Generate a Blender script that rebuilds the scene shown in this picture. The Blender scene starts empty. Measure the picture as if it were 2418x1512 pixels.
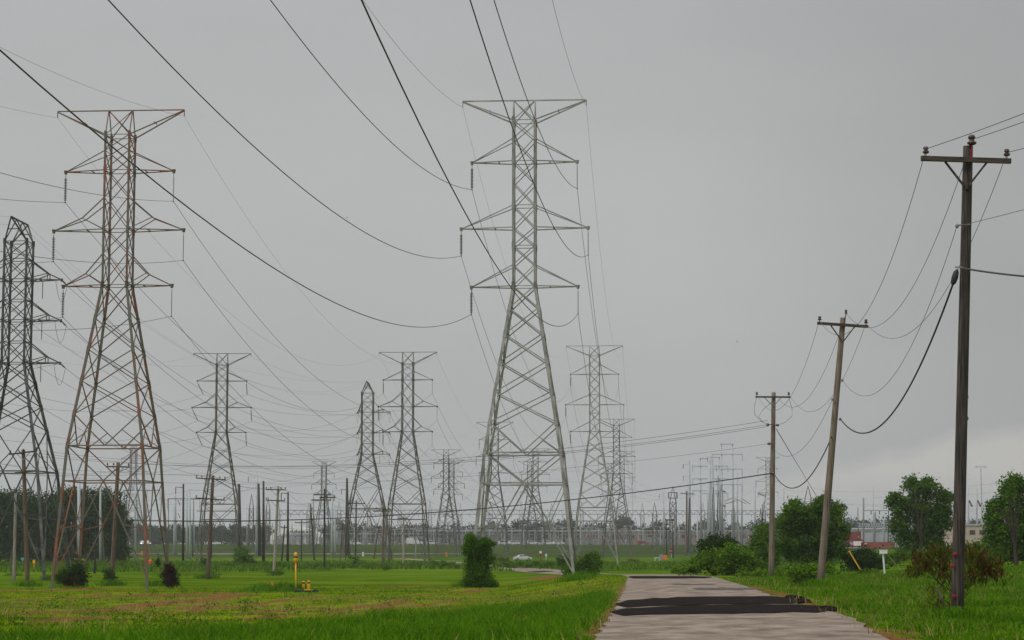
import bpy, math, random
import numpy as np
from mathutils import Vector, Matrix
R = math.radians
rng = np.random.default_rng(7); random.seed(7)
S = bpy.context.scene
# ------------------------------------------------------------ camera, world, sun, exposure
ZC = 1.75; FP = 5000.0; PITCH = math.atan(529/5000)
cam_d = bpy.data.cameras.new("camera"); cam = bpy.data.objects.new("camera", cam_d)
S.collection.objects.link(cam); S.camera = cam
cam.location = (0, 0, ZC); cam.rotation_euler = (R(90)+PITCH, 0, 0)
cam_d.sensor_width = 36; cam_d.lens = 36*FP/2417; cam_d.clip_start = .5; cam_d.clip_end = 12000
SUN_EL, SUN_AZ = R(42), R(230)
w = bpy.data.worlds.new("World"); S.world = w; w.use_nodes = True
nt = w.node_tree; N = nt.nodes; L = nt.links; N.clear()
out = N.new('ShaderNodeOutputWorld'); bg = N.new('ShaderNodeBackground'); L.new(bg.outputs[0], out.inputs[0])
bg.inputs[1].default_value = .1
sky = N.new('ShaderNodeTexSky'); sky.sky_type = 'NISHITA'; sky.sun_disc = False
sky.sun_elevation = SUN_EL; sky.sun_rotation = SUN_AZ; sky.dust_density = 3
tc = N.new('ShaderNodeTexCoord'); sx = N.new('ShaderNodeSeparateXYZ'); L.new(tc.outputs['Generated'], sx.inputs[0])
mp = N.new('ShaderNodeMapping'); mp.inputs['Scale'].default_value = (1, 1, 3.2); L.new(tc.outputs['Generated'], mp.inputs[0])
nz = N.new('ShaderNodeTexNoise'); nz.inputs['Scale'].default_value = 3.0; nz.inputs['Detail'].default_value = 6; nz.inputs['Roughness'].default_value = .5
L.new(mp.outputs[0], nz.inputs[0])
rm = N.new('ShaderNodeMapRange'); rm.inputs[1].default_value = .3; rm.inputs[2].default_value = .7
rm.inputs[3].default_value = .94; rm.inputs[4].default_value = 1.06; L.new(nz.outputs[0], rm.inputs[0])
grad = N.new('ShaderNodeValToRGB'); gm = N.new('ShaderNodeMapRange'); gm.inputs[1].default_value = -.02; gm.inputs[2].default_value = .35
L.new(sx.outputs[2], gm.inputs[0]); L.new(gm.outputs[0], grad.inputs[0])
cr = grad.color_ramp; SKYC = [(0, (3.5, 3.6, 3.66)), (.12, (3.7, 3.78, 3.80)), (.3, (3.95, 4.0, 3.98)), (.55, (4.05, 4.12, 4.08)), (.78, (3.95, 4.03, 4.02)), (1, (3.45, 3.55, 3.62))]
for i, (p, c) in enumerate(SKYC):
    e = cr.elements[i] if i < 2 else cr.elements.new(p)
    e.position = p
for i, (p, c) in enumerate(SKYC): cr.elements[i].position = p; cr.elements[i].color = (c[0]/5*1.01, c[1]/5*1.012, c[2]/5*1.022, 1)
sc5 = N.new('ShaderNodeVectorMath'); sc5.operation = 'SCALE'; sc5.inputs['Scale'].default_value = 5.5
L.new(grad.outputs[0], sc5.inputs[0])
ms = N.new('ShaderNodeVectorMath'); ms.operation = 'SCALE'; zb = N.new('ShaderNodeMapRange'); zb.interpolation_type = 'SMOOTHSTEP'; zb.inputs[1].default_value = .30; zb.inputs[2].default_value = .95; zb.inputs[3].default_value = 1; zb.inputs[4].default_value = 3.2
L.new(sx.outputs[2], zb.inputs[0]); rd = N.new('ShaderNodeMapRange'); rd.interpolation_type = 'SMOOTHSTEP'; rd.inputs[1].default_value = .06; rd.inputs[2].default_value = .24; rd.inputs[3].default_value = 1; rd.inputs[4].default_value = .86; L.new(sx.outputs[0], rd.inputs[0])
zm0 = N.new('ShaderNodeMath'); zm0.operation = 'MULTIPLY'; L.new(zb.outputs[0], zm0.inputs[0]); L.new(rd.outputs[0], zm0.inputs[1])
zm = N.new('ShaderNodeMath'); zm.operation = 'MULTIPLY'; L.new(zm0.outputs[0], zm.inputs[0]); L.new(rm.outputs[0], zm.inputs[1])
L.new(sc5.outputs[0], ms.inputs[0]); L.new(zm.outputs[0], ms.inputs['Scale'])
# a low bank of pale cloud to the right of the view
nz2 = N.new('ShaderNodeTexNoise'); nz2.inputs['Scale'].default_value = 9; nz2.inputs['Detail'].default_value = 5; L.new(tc.outputs['Generated'], nz2.inputs[0])
def mth(op, a, b=None, clamp=False):
    m = N.new('ShaderNodeMath'); m.operation = op; m.use_clamp = clamp
    for i, v in enumerate((a, b)):
        if v is None: continue
        if isinstance(v, (int, float)): m.inputs[i].default_value = v
        else: L.new(v, m.inputs[i])
    return m.outputs[0]
edge = mth('ADD', mth('MULTIPLY', mth('SUBTRACT', nz2.outputs[0], .5), .075), mth('ADD', mth('MULTIPLY', sx.outputs[0], .16), .016))
upm = mth('MULTIPLY', mth('SUBTRACT', edge, sx.outputs[2]), 100, True)
lowm = mth('MULTIPLY', mth('SUBTRACT', sx.outputs[2], .012), 45, True)
sidem = mth('MULTIPLY', mth('ADD', sx.outputs[0], .02), 9, True)
bank = mth('MULTIPLY', mth('MULTIPLY', upm, lowm), mth('MULTIPLY', sidem, .95))
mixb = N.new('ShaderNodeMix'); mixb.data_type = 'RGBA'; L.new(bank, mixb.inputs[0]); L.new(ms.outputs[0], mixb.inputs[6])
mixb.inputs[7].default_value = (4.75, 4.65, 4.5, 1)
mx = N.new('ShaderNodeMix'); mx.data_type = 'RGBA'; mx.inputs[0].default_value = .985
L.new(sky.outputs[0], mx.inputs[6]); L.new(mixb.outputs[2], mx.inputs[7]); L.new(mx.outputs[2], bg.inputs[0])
sd = bpy.data.lights.new("sun", 'SUN'); sd.energy = 1.3; sd.angle = R(25); sd.color = (1, .97, .93)
sun = bpy.data.objects.new("sun", sd); S.collection.objects.link(sun)
sun.rotation_euler = (R(90)-SUN_EL, 0, math.pi-SUN_AZ)  # light comes over the left shoulder
S.view_settings.view_transform = 'Standard'; S.view_settings.look = 'None'
S.view_settings.exposure = 0; S.view_settings.gamma = 1
S.cycles.volume_bounces = 1; S.cycles.max_bounces = 6

# ------------------------------------------------------------ projection and ground
sp_, cp_ = math.sin(PITCH), math.cos(PITCH)
def W(px, row, y):
    cx = (px-1208.5)/FP; cy = (756-row)/FP
    t = y/(cp_-sp_*cy)
    return Vector((cx*t, y, ZC+t*(sp_+cp_*cy)))
LY = [-100, 37, 55, 80, 120, 150, 175, 220, 350, 600, 720, 850, 1000, 3000]
LH = [1.75, 1.78, 1.92, 2.45, 3.0, 3.25, 3.4, 3.65, 3.78, 3.75, 3.1, .45, .2, .1]
RY = [-100, 37, 90, 132, 150, 175, 210, 270, 350, 600, 720, 850, 1000, 3000]
RH = [1.75, 1.75, 1.83, 2.04, 2.2, 2.5, 3.0, 3.35, 3.7, 3.75, 3.1, .45, .2, .1]
QY = [-100, 50, 80, 120, 150, 250, 420, 700, 1000, 3000]
QH = [1.75, 1.75, 1.55, 1.35, 1.6, 2.3, 2.2, 1.2, .3, .1]
def smooth(t): t = np.clip(t, 0, 1); return t*t*(3-2*t)
def GH(x, y):
    x = np.asarray(x, float); y = np.asarray(y, float)
    l = np.interp(y, LY, LH); r = np.interp(y, RY, RH); q = np.interp(y, QY, QH)
    s = smooth((x+2)/9); h = l*(1-s)+r*s
    x0 = np.interp(y, [0, 130, 400, 900], [13, 17, 45, 110])
    s2 = smooth((x-x0)/(8+y*.05)); h = h*(1-s2)+q*s2
    b = .03*np.sin(x*.9+y*.23)+.025*np.sin(y*.61-x*.37)+.05*np.sin(x*.13+1)*np.sin(y*.09)
    near = np.clip(y/80, .15, 1)
    road = np.clip((np.abs(x-roadx(y))-2.6)/2, .1, 1)
    return ZC-h+b*near*road
RX = [(-100, -4.1), (37, 4.0), (60, 5.5), (106, 8.3), (128, 9.6), (150, 10.4), (172, 10.4), (195, 8.9), (240, 6.2), (300, 2.5), (380, -5), (470, -16), (560, -30)]
def roadx(y): return np.interp(y, [a for a, b in RX], [b for a, b in RX])
def gz(x, y): return float(GH(x, y))
def hit(px, row, y0=30, y1=1200):
    """where the view ray through a photo pixel meets the ground"""
    ys = np.geomspace(y0, y1, 1500); cx = (px-1208.5)/FP; cy = (756-row)/FP
    t = ys/(cp_-sp_*cy); z = ZC+t*(sp_+cp_*cy); g = GH(cx*t, ys)
    k = np.nonzero(z <= g)[0]
    y = ys[k[0]] if len(k) else y1
    x = cx*y/(cp_-sp_*cy)
    return Vector((x, y, gz(x, y)))

# ------------------------------------------------------------ materials
def mat(name, c1, c2=None, scale=5, rough=.85, metal=0, stretch=(1, 1, 1), bump=0, c3=None, p=(.35, .65), spec=.3, island=False, trans=0, det=5):
    m = bpy.data.materials.new(name); m.use_nodes = True; t = m.node_tree; n = t.nodes; l = t.links
    b = n['Principled BSDF']; b.inputs['Roughness'].default_value = rough; b.inputs['Metallic'].default_value = metal
    b.inputs['Specular IOR Level'].default_value = spec if not island else .04
    if c2 is None: b.inputs['Base Color'].default_value = (*c1, 1)
    else:
        co = n.new('ShaderNodeTexCoord'); ma = n.new('ShaderNodeMapping'); ma.inputs['Scale'].default_value = stretch
        l.new(co.outputs['Object'], ma.inputs[0]); z = n.new('ShaderNodeTexNoise'); z.inputs['Scale'].default_value = scale
        z.inputs['Detail'].default_value = det; z.inputs['Roughness'].default_value = .62; l.new(ma.outputs[0], z.inputs[0])
        r = n.new('ShaderNodeValToRGB'); r.color_ramp.elements[0].position = p[0]; r.color_ramp.elements[1].position = p[1]
        r.color_ramp.elements[0].color = (*c1, 1); r.color_ramp.elements[1].color = (*c2, 1)
        if c3: e = r.color_ramp.elements.new(min(1, p[1]+.14)); e.color = (*c3, 1)
        src = z.outputs[0]
        if island:
            g = n.new('ShaderNodeNewGeometry'); a = n.new('ShaderNodeMath'); a.operation = 'MULTIPLY_ADD'
            l.new(g.outputs['Random Per Island'], a.inputs[0]); a.inputs[1].default_value = .42; 
            a2 = n.new('ShaderNodeMath'); a2.operation = 'SUBTRACT'; l.new(z.outputs[0], a2.inputs[0]); a2.inputs[1].default_value = .21
            l.new(a2.outputs[0], a.inputs[2]); src = a.outputs[0]
        l.new(src, r.inputs[0]); l.new(r.outputs[0], b.inputs['Base Color'])
        if bump:
            bp = n.new('ShaderNodeBump'); bp.inputs['Strength'].default_value = bump; bp.inputs['Distance'].default_value = .02
            l.new(z.outputs[0], bp.inputs['Height']); l.new(bp.outputs[0], b.inputs['Normal'])
        if trans:
            tr = n.new('ShaderNodeBsdfTranslucent'); l.new(r.outputs[0], tr.inputs[0]); mi = n.new('ShaderNodeMixShader')
            mi.inputs[0].default_value = trans; l.new(b.outputs[0], mi.inputs[1]); l.new(tr.outputs[0], mi.inputs[2])
            l.new(mi.outputs[0], n['Material Output'].inputs[0])
    return m
M = dict(
    galv=mat('galvanised_steel', (.16, .155, .145), (.34, .33, .31), .7, .6, .25, bump=.1, c3=(.36, .26, .21), p=(.34, .6)),
    rust=mat('rusty_steel', (.14, .135, .11), (.19, .09, .06), .5, .8, .1, c3=(.30, .11, .06), p=(.44, .58), bump=.2),
    dark=mat('dark_steel', (.035, .04, .045), (.16, .155, .135), .8, .6, .2, c3=(.17, .08, .05), p=(.4, .72)),
    mid=mat('weathered_steel', (.075, .072, .068), (.16, .14, .12), .6, .7, .2, c3=(.26, .12, .08), p=(.4, .6)),
    far=mat('distant_steel', (.06, .06, .06), (.13, .125, .12), .3, .7, .2),
    wire=mat('aluminium_wire', (.055, .055, .055), (.09, .09, .088), 3, .6, .3),
    cable=mat('rubber_cable', (.018, .018, .02), (.03, .03, .032), 5, .6),
    porc=mat('brown_porcelain', (.035, .015, .013), (.075, .03, .025), 6, .25, spec=.6),
    poly=mat('grey_polymer', (.16, .16, .16), (.24, .24, .23), 6, .4),
    wood=mat('weathered_pole_wood', (.022, .018, .016), (.085, .066, .056), 9, .95, stretch=(2.4, 2.4, .10), bump=1, c3=(.19, .155, .13), p=(.36, .60)),
    wood2=mat('pale_pole_wood', (.07, .052, .04), (.26, .205, .155), 7, .95, stretch=(2, 2, .10), bump=.6, c3=(.44, .36, .29), p=(.3, .68)),
    arm2=mat('pale_green_strand', (.30, .32, .12), (.38, .40, .16), 3, .7),
    woodg=mat('bleached_pole_wood', (.22, .19, .155), (.38, .335, .28), 9, .95, stretch=(2, 2, .12), bump=.6, c3=(.30, .2, .15), p=(.3, .68)),
    woodr=mat('reddish_pole_wood', (.08, .062, .05), (.16, .095, .07), 4, .95, stretch=(2, 2, .2), bump=.5, c3=(.22, .18, .145), p=(.36, .6)),
    arm=mat('mossy_crossarm_wood', (.035, .032, .022), (.095, .07, .055), 7, .95, stretch=(.3, 2, 2), bump=.5),
    asph=mat('fresh_asphalt', (.008, .005, .004), (.022, .016, .014), 14, 1, bump=1, det=10, spec=.03),
    paleR=mat('pale_steel_pole', (.36, .385, .41), (.48, .495, .52), 1, .55, .1),
    blackp=mat('dark_brown_steel_pole', (.018, .015, .017), (.045, .033, .032), 1.2, .6, .1),
    yel=mat('yellow_paint', (.75, .38, .005), (.85, .46, .01), 5, .45, spec=.4),
    red=mat('red_paint', (.20, .006, .014), (.30, .01, .02), 8, .45),
    white=mat('white_paint', (.62, .62, .60), (.74, .74, .72), 4, .5),
    black=mat('black_rubber', (.012, .012, .013), (.03, .03, .03), 12, .8),
    orange=mat('orange_paint', (.65, .13, .02), (.75, .2, .04), 6, .5),
    glass=mat('dark_glass', (.02, .025, .03), None, rough=.1, spec=.7),
    grey=mat('grey_equipment', (.16, .165, .17), (.27, .275, .28), 1, .6),
    brown=mat('brown_equipment', (.10, .07, .055), (.17, .125, .10), .6, .8),
    brick=mat('brown_brick', (.20, .11, .075), (.28, .17, .12), .5, .9),
    tan=mat('tan_wall', (.42, .34, .25), (.50, .41, .31), .4, .9),
    offw=mat('cream_wall', (.74, .72, .67), (.82, .80, .75), .4, .8),
    corr=mat('container_red', (.20, .022, .035), (.27, .035, .05), .6, .6),
    corr2=mat('faded_orange_red', (.27, .05, .03), (.36, .09, .055), 1.2, .8),
    wall=mat('pale_grey_wall', (.36, .38, .40), (.44, .46, .48), .3, .8),
    leaf=mat('bright_leaves', (.018, .055, .002), (.10, .23, .006), .5, .6, island=True, trans=.35),
    leafd=mat('dark_leaves', (.012, .030, .006), (.035, .078, .010), .35, .6, island=True, trans=.3),
    leafw=mat('willow_leaves', (.025, .07, .004), (.11, .21, .012), .5, .6, island=True, trans=.3),
    leafc=mat('cottonwood_leaves', (.03, .075, .008), (.10, .19, .020), .8, .5, island=True, trans=.3),
    leafy=mat('dying_leaves', (.075, .019, .008), (.075, .062, .008), 1.3, .7, island=True, trans=.3, c3=(.08, .115, .008), p=(.34, .50)),
    leafb=mat('dead_vine_leaves', (.018, .007, .008), (.045, .018, .016), 1.2, .8, island=True, trans=.1),
    leafh=mat('far_leaves', (.016, .034, .016), (.036, .062, .026), .1, .8, island=True, trans=.1),
    leafn=mat('thicket_leaves', (.04, .10, .004), (.14, .25, .010), .5, .7, island=True, trans=.35),
    blade3=mat('verge_blades', (.045, .125, .002), (.14, .27, .006), .3, .6, island=True, trans=.35, spec=.1),
    bark=mat('bark', (.02, .017, .013), (.05, .042, .032), 3, 1, spec=0),
    blade=mat('grass_blades', (.045, .125, .002), (.13, .28, .005), .5, .6, island=True, trans=.35),
    blade2=mat('yellow_green_blades', (.07, .15, .002), (.26, .34, .006), .45, .6, stretch=(.12, .8, 1), p=(.40, .60), island=True, trans=.35),
)

# ------------------------------------------------------------ builders
def link(o): S.collection.objects.link(o); return o
def tag(o, label=None, cat=None, group=None, kind=None):
    if label: o['label'] = label
    if cat: o['category'] = cat
    if group: o['group'] = group
    if kind: o['kind'] = kind
    return o
def thing(name, loc, label, cat, group=None):
    o = link(bpy.data.objects.new(name, None)); o.location = loc; o.empty_display_size = .3
    return tag(o, label, cat, group)
def mesh_np(name, v, f, m, parent=None, smooth=False):
    v = np.asarray(v, np.float32); f = np.asarray(f, np.int32); k = f.shape[1]
    if parent is not None: v = v-np.array(parent.location, np.float32)
    me = bpy.data.meshes.new(name); me.vertices.add(len(v)); me.vertices.foreach_set('co', v.ravel())
    me.loops.add(f.size); me.loops.foreach_set('vertex_index', f.ravel())
    me.polygons.add(len(f)); me.polygons.foreach_set('loop_start', np.arange(0, f.size, k, dtype=np.int32))
    me.polygons.foreach_set('loop_total', np.full(len(f), k, np.int32))
    me.update(calc_edges=True); me.materials.append(m)
    if smooth: me.shade_smooth()
    o = link(bpy.data.objects.new(name, me))
    if parent is not None: o.parent = parent
    return o
class MB:
    def __init__(s): s.v = []; s.f = []
    def bar(s, a, b, r, up=None, r2=None):
        a = Vector(a); b = Vector(b); d = b-a
        if d.length < 1e-6: return s
        d.normalize(); u = Vector((0, 0, 1)) if abs(d.z) < .9 else Vector((1, 0, 0))
        p = d.cross(u).normalized(); q = d.cross(p); i = len(s.v); r2 = r if r2 is None else r2
        for c, rr in ((a, r), (b, r2)):
            for sx_, sy_ in ((1, 1), (-1, 1), (-1, -1), (1, -1)): s.v.append(c+p*rr*sx_+q*rr*sy_)
        for k in range(4): s.f.append((i+k, i+(k+1) % 4, i+4+(k+1) % 4, i+4+k))
        s.f += [(i+3, i+2, i+1, i), (i+4, i+5, i+6, i+7)]; return s
    def tube(s, pts, rad, n=8, cap=True):
        pts = [Vector(p) for p in pts]; i0 = len(s.v)
        if not hasattr(rad, '__len__'): rad = [rad]*len(pts)
        for k, p in enumerate(pts):
            d = (pts[min(k+1, len(pts)-1)]-pts[max(k-1, 0)]).normalized()
            u = Vector((0, 0, 1)) if abs(d.z) < .9 else Vector((1, 0, 0)); a = d.cross(u).normalized(); b = d.cross(a)
            for j in range(n):
                t = 2*math.pi*j/n; s.v.append(p+(a*math.cos(t)+b*math.sin(t))*rad[k])
        for k in range(len(pts)-1):
            for j in range(n): s.f.append((i0+k*n+j, i0+k*n+(j+1) % n, i0+(k+1)*n+(j+1) % n, i0+(k+1)*n+j))
        if cap: s.f += [tuple(i0+j for j in reversed(range(n))), tuple(i0+(len(pts)-1)*n+j for j in range(n))]
        return s
    def box(s, c, h, rot=0, taper=1):
        c = Vector(c); i = len(s.v); cr_, sr_ = math.cos(rot), math.sin(rot)
        for z in (-1, 1):
            for x, y in ((-1, -1), (1, -1), (1, 1), (-1, 1)):
                t = taper if z > 0 else 1; X, Y = x*h[0]*t, y*h[1]*t
                s.v.append(c+Vector((X*cr_-Y*sr_, X*sr_+Y*cr_, z*h[2])))
        for f in ((3, 2, 1, 0), (4, 5, 6, 7), (0, 1, 5, 4), (1, 2, 6, 5), (2, 3, 7, 6), (3, 0, 4, 7)): s.f.append(tuple(i+k for k in f))
        return s
    def ball(s, c, r, nu=10, nv=6):
        c = Vector(c); r = r if hasattr(r, '__len__') else (r, r, r)
        return s.tube([c+Vector((0, 0, -r[2]*math.cos(math.pi*(k+.02)/(nv+.04)))) for k in range(nv+1)],
                      [max(.001, r[0]*math.sin(math.pi*(k+.02)/(nv+.04))) for k in range(nv+1)], nu)
    def poly(s, pts): i = len(s.v); s.v += [Vector(p) for p in pts]; s.f.append(tuple(range(i, i+len(pts)))); return s
    def build(s, name, m, parent=None, smooth=False, loc=None):
        off = Vector(parent.location) if parent is not None and parent.parent is None else (Vector(parent.parent.location) if parent is not None else Vector((0, 0, 0)))
        if loc is not None: off = Vector(loc)
        me = bpy.data.meshes.new(name); me.from_pydata([v-off for v in s.v], [], s.f); me.materials.append(m)
        if smooth: me.shade_smooth()
        o = link(bpy.data.objects.new(name, me))
        if parent is not None: o.parent = parent
        elif loc is not None: o.location = loc
        return o
def copy_tree(o, parent=None, first=True):
    c = o.copy(); link(c)
    if parent is not None: c.parent = parent
    for ch in list(o.children): copy_tree(ch, c, False)
    return c

# ------------------------------------------------------------ ground sheet
def px_line_world(pts): return [hit(a, b) for a, b in pts]
DIRT = [  # red clay scrapes and wheel ruts: photo polyline, half width in metres
    ([(0, 1452), (150, 1446), (330, 1432), (480, 1418), (560, 1404)], 1.3), ([(0, 1398), (90, 1396), (180, 1392), (290, 1390)], 1.6),
    ([(300, 1408), (430, 1404), (530, 1402)], 2.6), ([(770, 1442), (850, 1434), (900, 1428), (960, 1418)], .8), ([(590, 1450), (680, 1440), (750, 1434)], .6),
    ([(1080, 1400), (1150, 1392)], 1.1), ([(1238, 1367), (1290, 1363), (1330, 1362)], 1.6), ([(900, 1386), (1010, 1383)], 1.0), ([(1000, 1392), (1080, 1388)], 1.2),
    ([(1375, 1508), (1420, 1475), (1450, 1440), (1470, 1410), (1480, 1378)], .42), ([(2010, 1478), (2080, 1500), (2150, 1512)], .45), ([(2090, 1487), (2180, 1500)], .35),
    ([(1760, 1385), (1830, 1400), (1900, 1420), (1960, 1450), (2040, 1490)], .45), ([(1220, 1470), (1300, 1452)], .2), ([(500, 1428), (420, 1440)], .7), ([(0, 1420), (150, 1412), (300, 1400)], .5), ([(100, 1470), (400, 1448), (620, 1424), (760, 1408)], .5), ([(820, 1412), (1000, 1404), (1180, 1398)], .46), ([(600, 1462), (800, 1448), (980, 1434), (1120, 1418)], .5), ([(1140, 1375), (1190, 1380)], .8)]
us = np.linspace(-1, 1, 561); us = np.sign(us)*(.45*np.abs(us)+.55*np.abs(us)**3)
ys = np.concatenate([np.linspace(-60, 36, 14), np.geomspace(37, 3000, 470)])
U, Y = np.meshgrid(us, ys); X = U*(Y+130)*.95; Z = GH(X, Y)
V = np.stack([X, Y, Z], -1).reshape(-1, 3); nu_, ny_ = len(us), len(ys)
ii = (np.arange(ny_-1)[:, None]*nu_+np.arange(nu_-1)[None]).ravel()
ground = mesh_np('ground', V, np.stack([ii, ii+1, ii+nu_+1, ii+nu_], -1), None or M['blade'], smooth=True)
tag(ground, kind='structure')
def dist_poly(P, pts):
    d = np.full(len(P), 1e9)
    for a, b in zip(pts[:-1], pts[1:]):
        a = np.array(a[:2]); b = np.array(b[:2]); ab = b-a; t = np.clip(((P-a)@ab)/(ab@ab), 0, 1)
        d = np.minimum(d, np.linalg.norm(P-(a+t[:, None]*ab), axis=1))
    return d
P2 = V[:, :2]; dirt = np.zeros(len(V))
nearm = (P2[:, 1] > 20) & (P2[:, 1] < 400)
for pts, hw in DIRT:
    wp = px_line_world(pts); dd = dist_poly(P2[nearm], wp); hw = hw*(1.5 if hw > .45 else 1)
    dirt[nearm] = np.maximum(dirt[nearm], np.clip(1.25-dd/hw, 0, 1))
_nb0 = [hit(a, b) for a, b in ((-300, 1520), (0, 1514), (300, 1506), (560, 1490), (800, 1474), (1000, 1462), (1200, 1444), (1350, 1424), (1450, 1392))]
mowL = smooth((P2[:, 1]-np.interp(P2[:, 0], [p.x for p in _nb0], [p.y for p in _nb0]))/4)*smooth((roadx(P2[:, 1])-2.3-P2[:, 0])/1.5)
lush = 1-mowL*(1-smooth((P2[:, 1]-130)/60)*.75)
bank = smooth((P2[:, 1]-560)/90)
for nm, arr in (('dirt', dirt), ('lush', lush), ('bank', bank)):
    a = ground.data.attributes.new(nm, 'FLOAT', 'POINT'); a.data.foreach_set('value', arr.astype(np.float32))
def ground_mat():
    m = bpy.data.materials.new('meadow_grass'); m.use_nodes = True; t = m.node_tree; n = t.nodes; l = t.links; b = n['Principled BSDF']
    b.inputs['Roughness'].default_value = .95; b.inputs['Specular IOR Level'].default_value = 0
    co = n.new('ShaderNodeTexCoord')
    def noise(s, st=(1, 1, 1), d=6):
        ma = n.new('ShaderNodeMapping'); ma.inputs['Scale'].default_value = st; l.new(co.outputs['Object'], ma.inputs[0])
        z = n.new('ShaderNodeTexNoise'); z.inputs['Scale'].default_value = s; z.inputs['Detail'].default_value = d; l.new(ma.outputs[0], z.inputs[0]); return z.outputs[0]
    def ramp(src, cs):
        r = n.new('ShaderNodeValToRGB'); l.new(src, r.inputs[0])
        while len(r.color_ramp.elements) < len(cs): r.color_ramp.elements.new(.5)
        for e, (p, c) in zip(r.color_ramp.elements, cs): e.position = p; e.color = (*c, 1)
        return r.outputs[0]
    def mix(f, a, c):
        x = n.new('ShaderNodeMix'); x.data_type = 'RGBA'; l.new(f, x.inputs[0]); l.new(a, x.inputs[6]); l.new(c, x.inputs[7]); return x.outputs[2]
    def mathn(op, a, bb, cl=False):
        x = n.new('ShaderNodeMath'); x.operation = op; x.use_clamp = cl
        for i, v in enumerate((a, bb)):
            if isinstance(v, (int, float)): x.inputs[i].default_value = v
            else: l.new(v, x.inputs[i])
        return x.outputs[0]
    att = lambda s: [setattr(x := n.new('ShaderNodeAttribute'), 'attribute_name', s), x][1].outputs['Fac']
    lushc = ramp(noise(.11, (.35, 1, 1), 10), [(.34, (.028, .055, .003)), (.44, (.05, .105, .003)), (.52, (.075, .15, .004)), (.62, (.10, .17, .005)), (.7, (.15, .15, .02))])
    bankc = ramp(noise(.05, (.3, 1, 1), 8), [(.35, (.030, .048, .012)), (.55, (.050, .075, .016)), (.7, (.09, .085, .03))])
    mowc = ramp(noise(.45, (.12, .8, 1)), [(.30, (.05, .10, .003)), (.43, (.11, .18, .005)), (.56, (.17, .24, .006)), (.70, (.21, .21, .015))])
    c = mix(att('lush'), mowc, lushc); c = mix(att('bank'), c, bankc)
    dm = mathn('MULTIPLY', mathn('SUBTRACT', mathn('ADD', att('dirt'), mathn('MULTIPLY', noise(1.6, (.5, 1, 1), 8), 1.1)), 1.02), 4, True)
    dirtc = ramp(noise(2.5), [(.3, (.10, .05, .022)), (.5, (.20, .085, .035)), (.7, (.24, .14, .06))])
    c = mix(mathn('MULTIPLY', dm, .9), c, dirtc)
    fine = noise(9, (.6, 1, 1), 8); hs = n.new('ShaderNodeHueSaturation'); l.new(c, hs.inputs['Color'])
    mr = n.new('ShaderNodeMapRange'); l.new(fine, mr.inputs[0]); mr.inputs[1].default_value = .3; mr.inputs[2].default_value = .7; mr.inputs[3].default_value = .62; mr.inputs[4].default_value = 1.3
    l.new(mr.outputs[0], hs.inputs['Value']); l.new(hs.outputs[0], b.inputs['Base Color'])
    bp = n.new('ShaderNodeBump'); bp.inputs['Strength'].default_value = .8; bp.inputs['Distance'].default_value = .12; l.new(fine, bp.inputs['Height']); l.new(bp.outputs[0], b.inputs['Normal'])
    return m
ground.data.materials[0] = ground_mat()

# ------------------------------------------------------------ road and its patches
def strip_mesh(name, ya, yb, wl, wr, dz, m, step=.5, jitter=0, nx=15, seed=1):
    r_ = np.random.default_rng(seed); yy = np.arange(ya, yb+step/2, step) if yb-ya < 60 else np.concatenate([np.arange(ya, 140, 1.0), np.arange(140, yb, 2.5)])
    v = []
    jl = np.cumsum(r_.normal(0, 1, len(yy))); jr = np.cumsum(r_.normal(0, 1, len(yy)))
    jl -= np.linspace(jl[0], jl[-1], len(yy)); jr -= np.linspace(jr[0], jr[-1], len(yy))
    for k, y in enumerate(yy):
        c = float(roadx(y)); e = .05*math.sin(y*1.7)+.04*math.sin(y*4.1)
        wl_ = wl(y)+jitter*jl[k]+e; wr_ = wr(y)+jitter*jr[k]-e
        for j in range(nx):
            x = c-wl_+(wl_+wr_)*j/(nx-1); v.append((x, y, gz(x, y)+dz))
    f = [(k*nx+j, k*nx+j+1, (k+1)*nx+j+1, (k+1)*nx+j) for k in range(len(yy)-1) for j in range(nx-1)]
    return tag(mesh_np(name, v, f, m, smooth=True), kind='structure')
roadm = mat('worn_road', (.13, .098, .072), (.27, .215, .17), 1.1, .95, stretch=(1, .55, 1), bump=.6, c3=(.34, .285, .235), p=(.34, .58), det=12, spec=.1)
strip_mesh('road', -40, 560, lambda y: 2.65, lambda y: 2.65+.55*math.exp(-((y-52)/9)**2), .035, roadm, nx=9)
def patch(name, ya, yb, l0, r0, seed):
    r_ = np.random.default_rng(seed); nseg = 60; v = []; cols = []
    xs = np.linspace(-l0, r0, nseg); wob = np.interp(np.arange(nseg), np.arange(0, nseg, 5), r_.normal(0, .22, 12))
    wob2 = np.interp(np.arange(nseg), np.arange(0, nseg, 4), r_.normal(0, .28, 15))
    for k, xo in enumerate(xs):
        e = min(1, (k+.4)/4, (nseg-.6-k)/9); mid_ = (ya+yb)/2
        a = mid_+(ya-mid_)*e+wob[k]*e; b = mid_+(yb-mid_)*e+wob2[k]*e
        for j in range(7):
            y = a+(b-a)*j/6; x = float(roadx(y))+xo; v.append((x, y, gz(x, y)+.05))
    f = [(k*7+j, (k+1)*7+j, (k+1)*7+j+1, k*7+j+1) for k in range(nseg-1) for j in range(6)]
    return tag(mesh_np(name, v, f, M['asph'], smooth=True), kind='structure')
patch('asphalt_patch', 54.4, 62.2, 2.75, 3.55, 3)
patch('asphalt_patch', 63.0, 72.5, 2.7, 3.5, 4)
patch('asphalt_patch', 122, 137, 2.6, 2.5, 5)
patch('asphalt_patch', 186, 205, 2.4, -.4, 6)
patch('asphalt_patch', 258, 275, 2.3, .4, 7)
patch('asphalt_patch', 330, 372, -.6, 2.4, 8)
_x = np.linspace(-190, -12, 80); v_ = []; 
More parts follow.
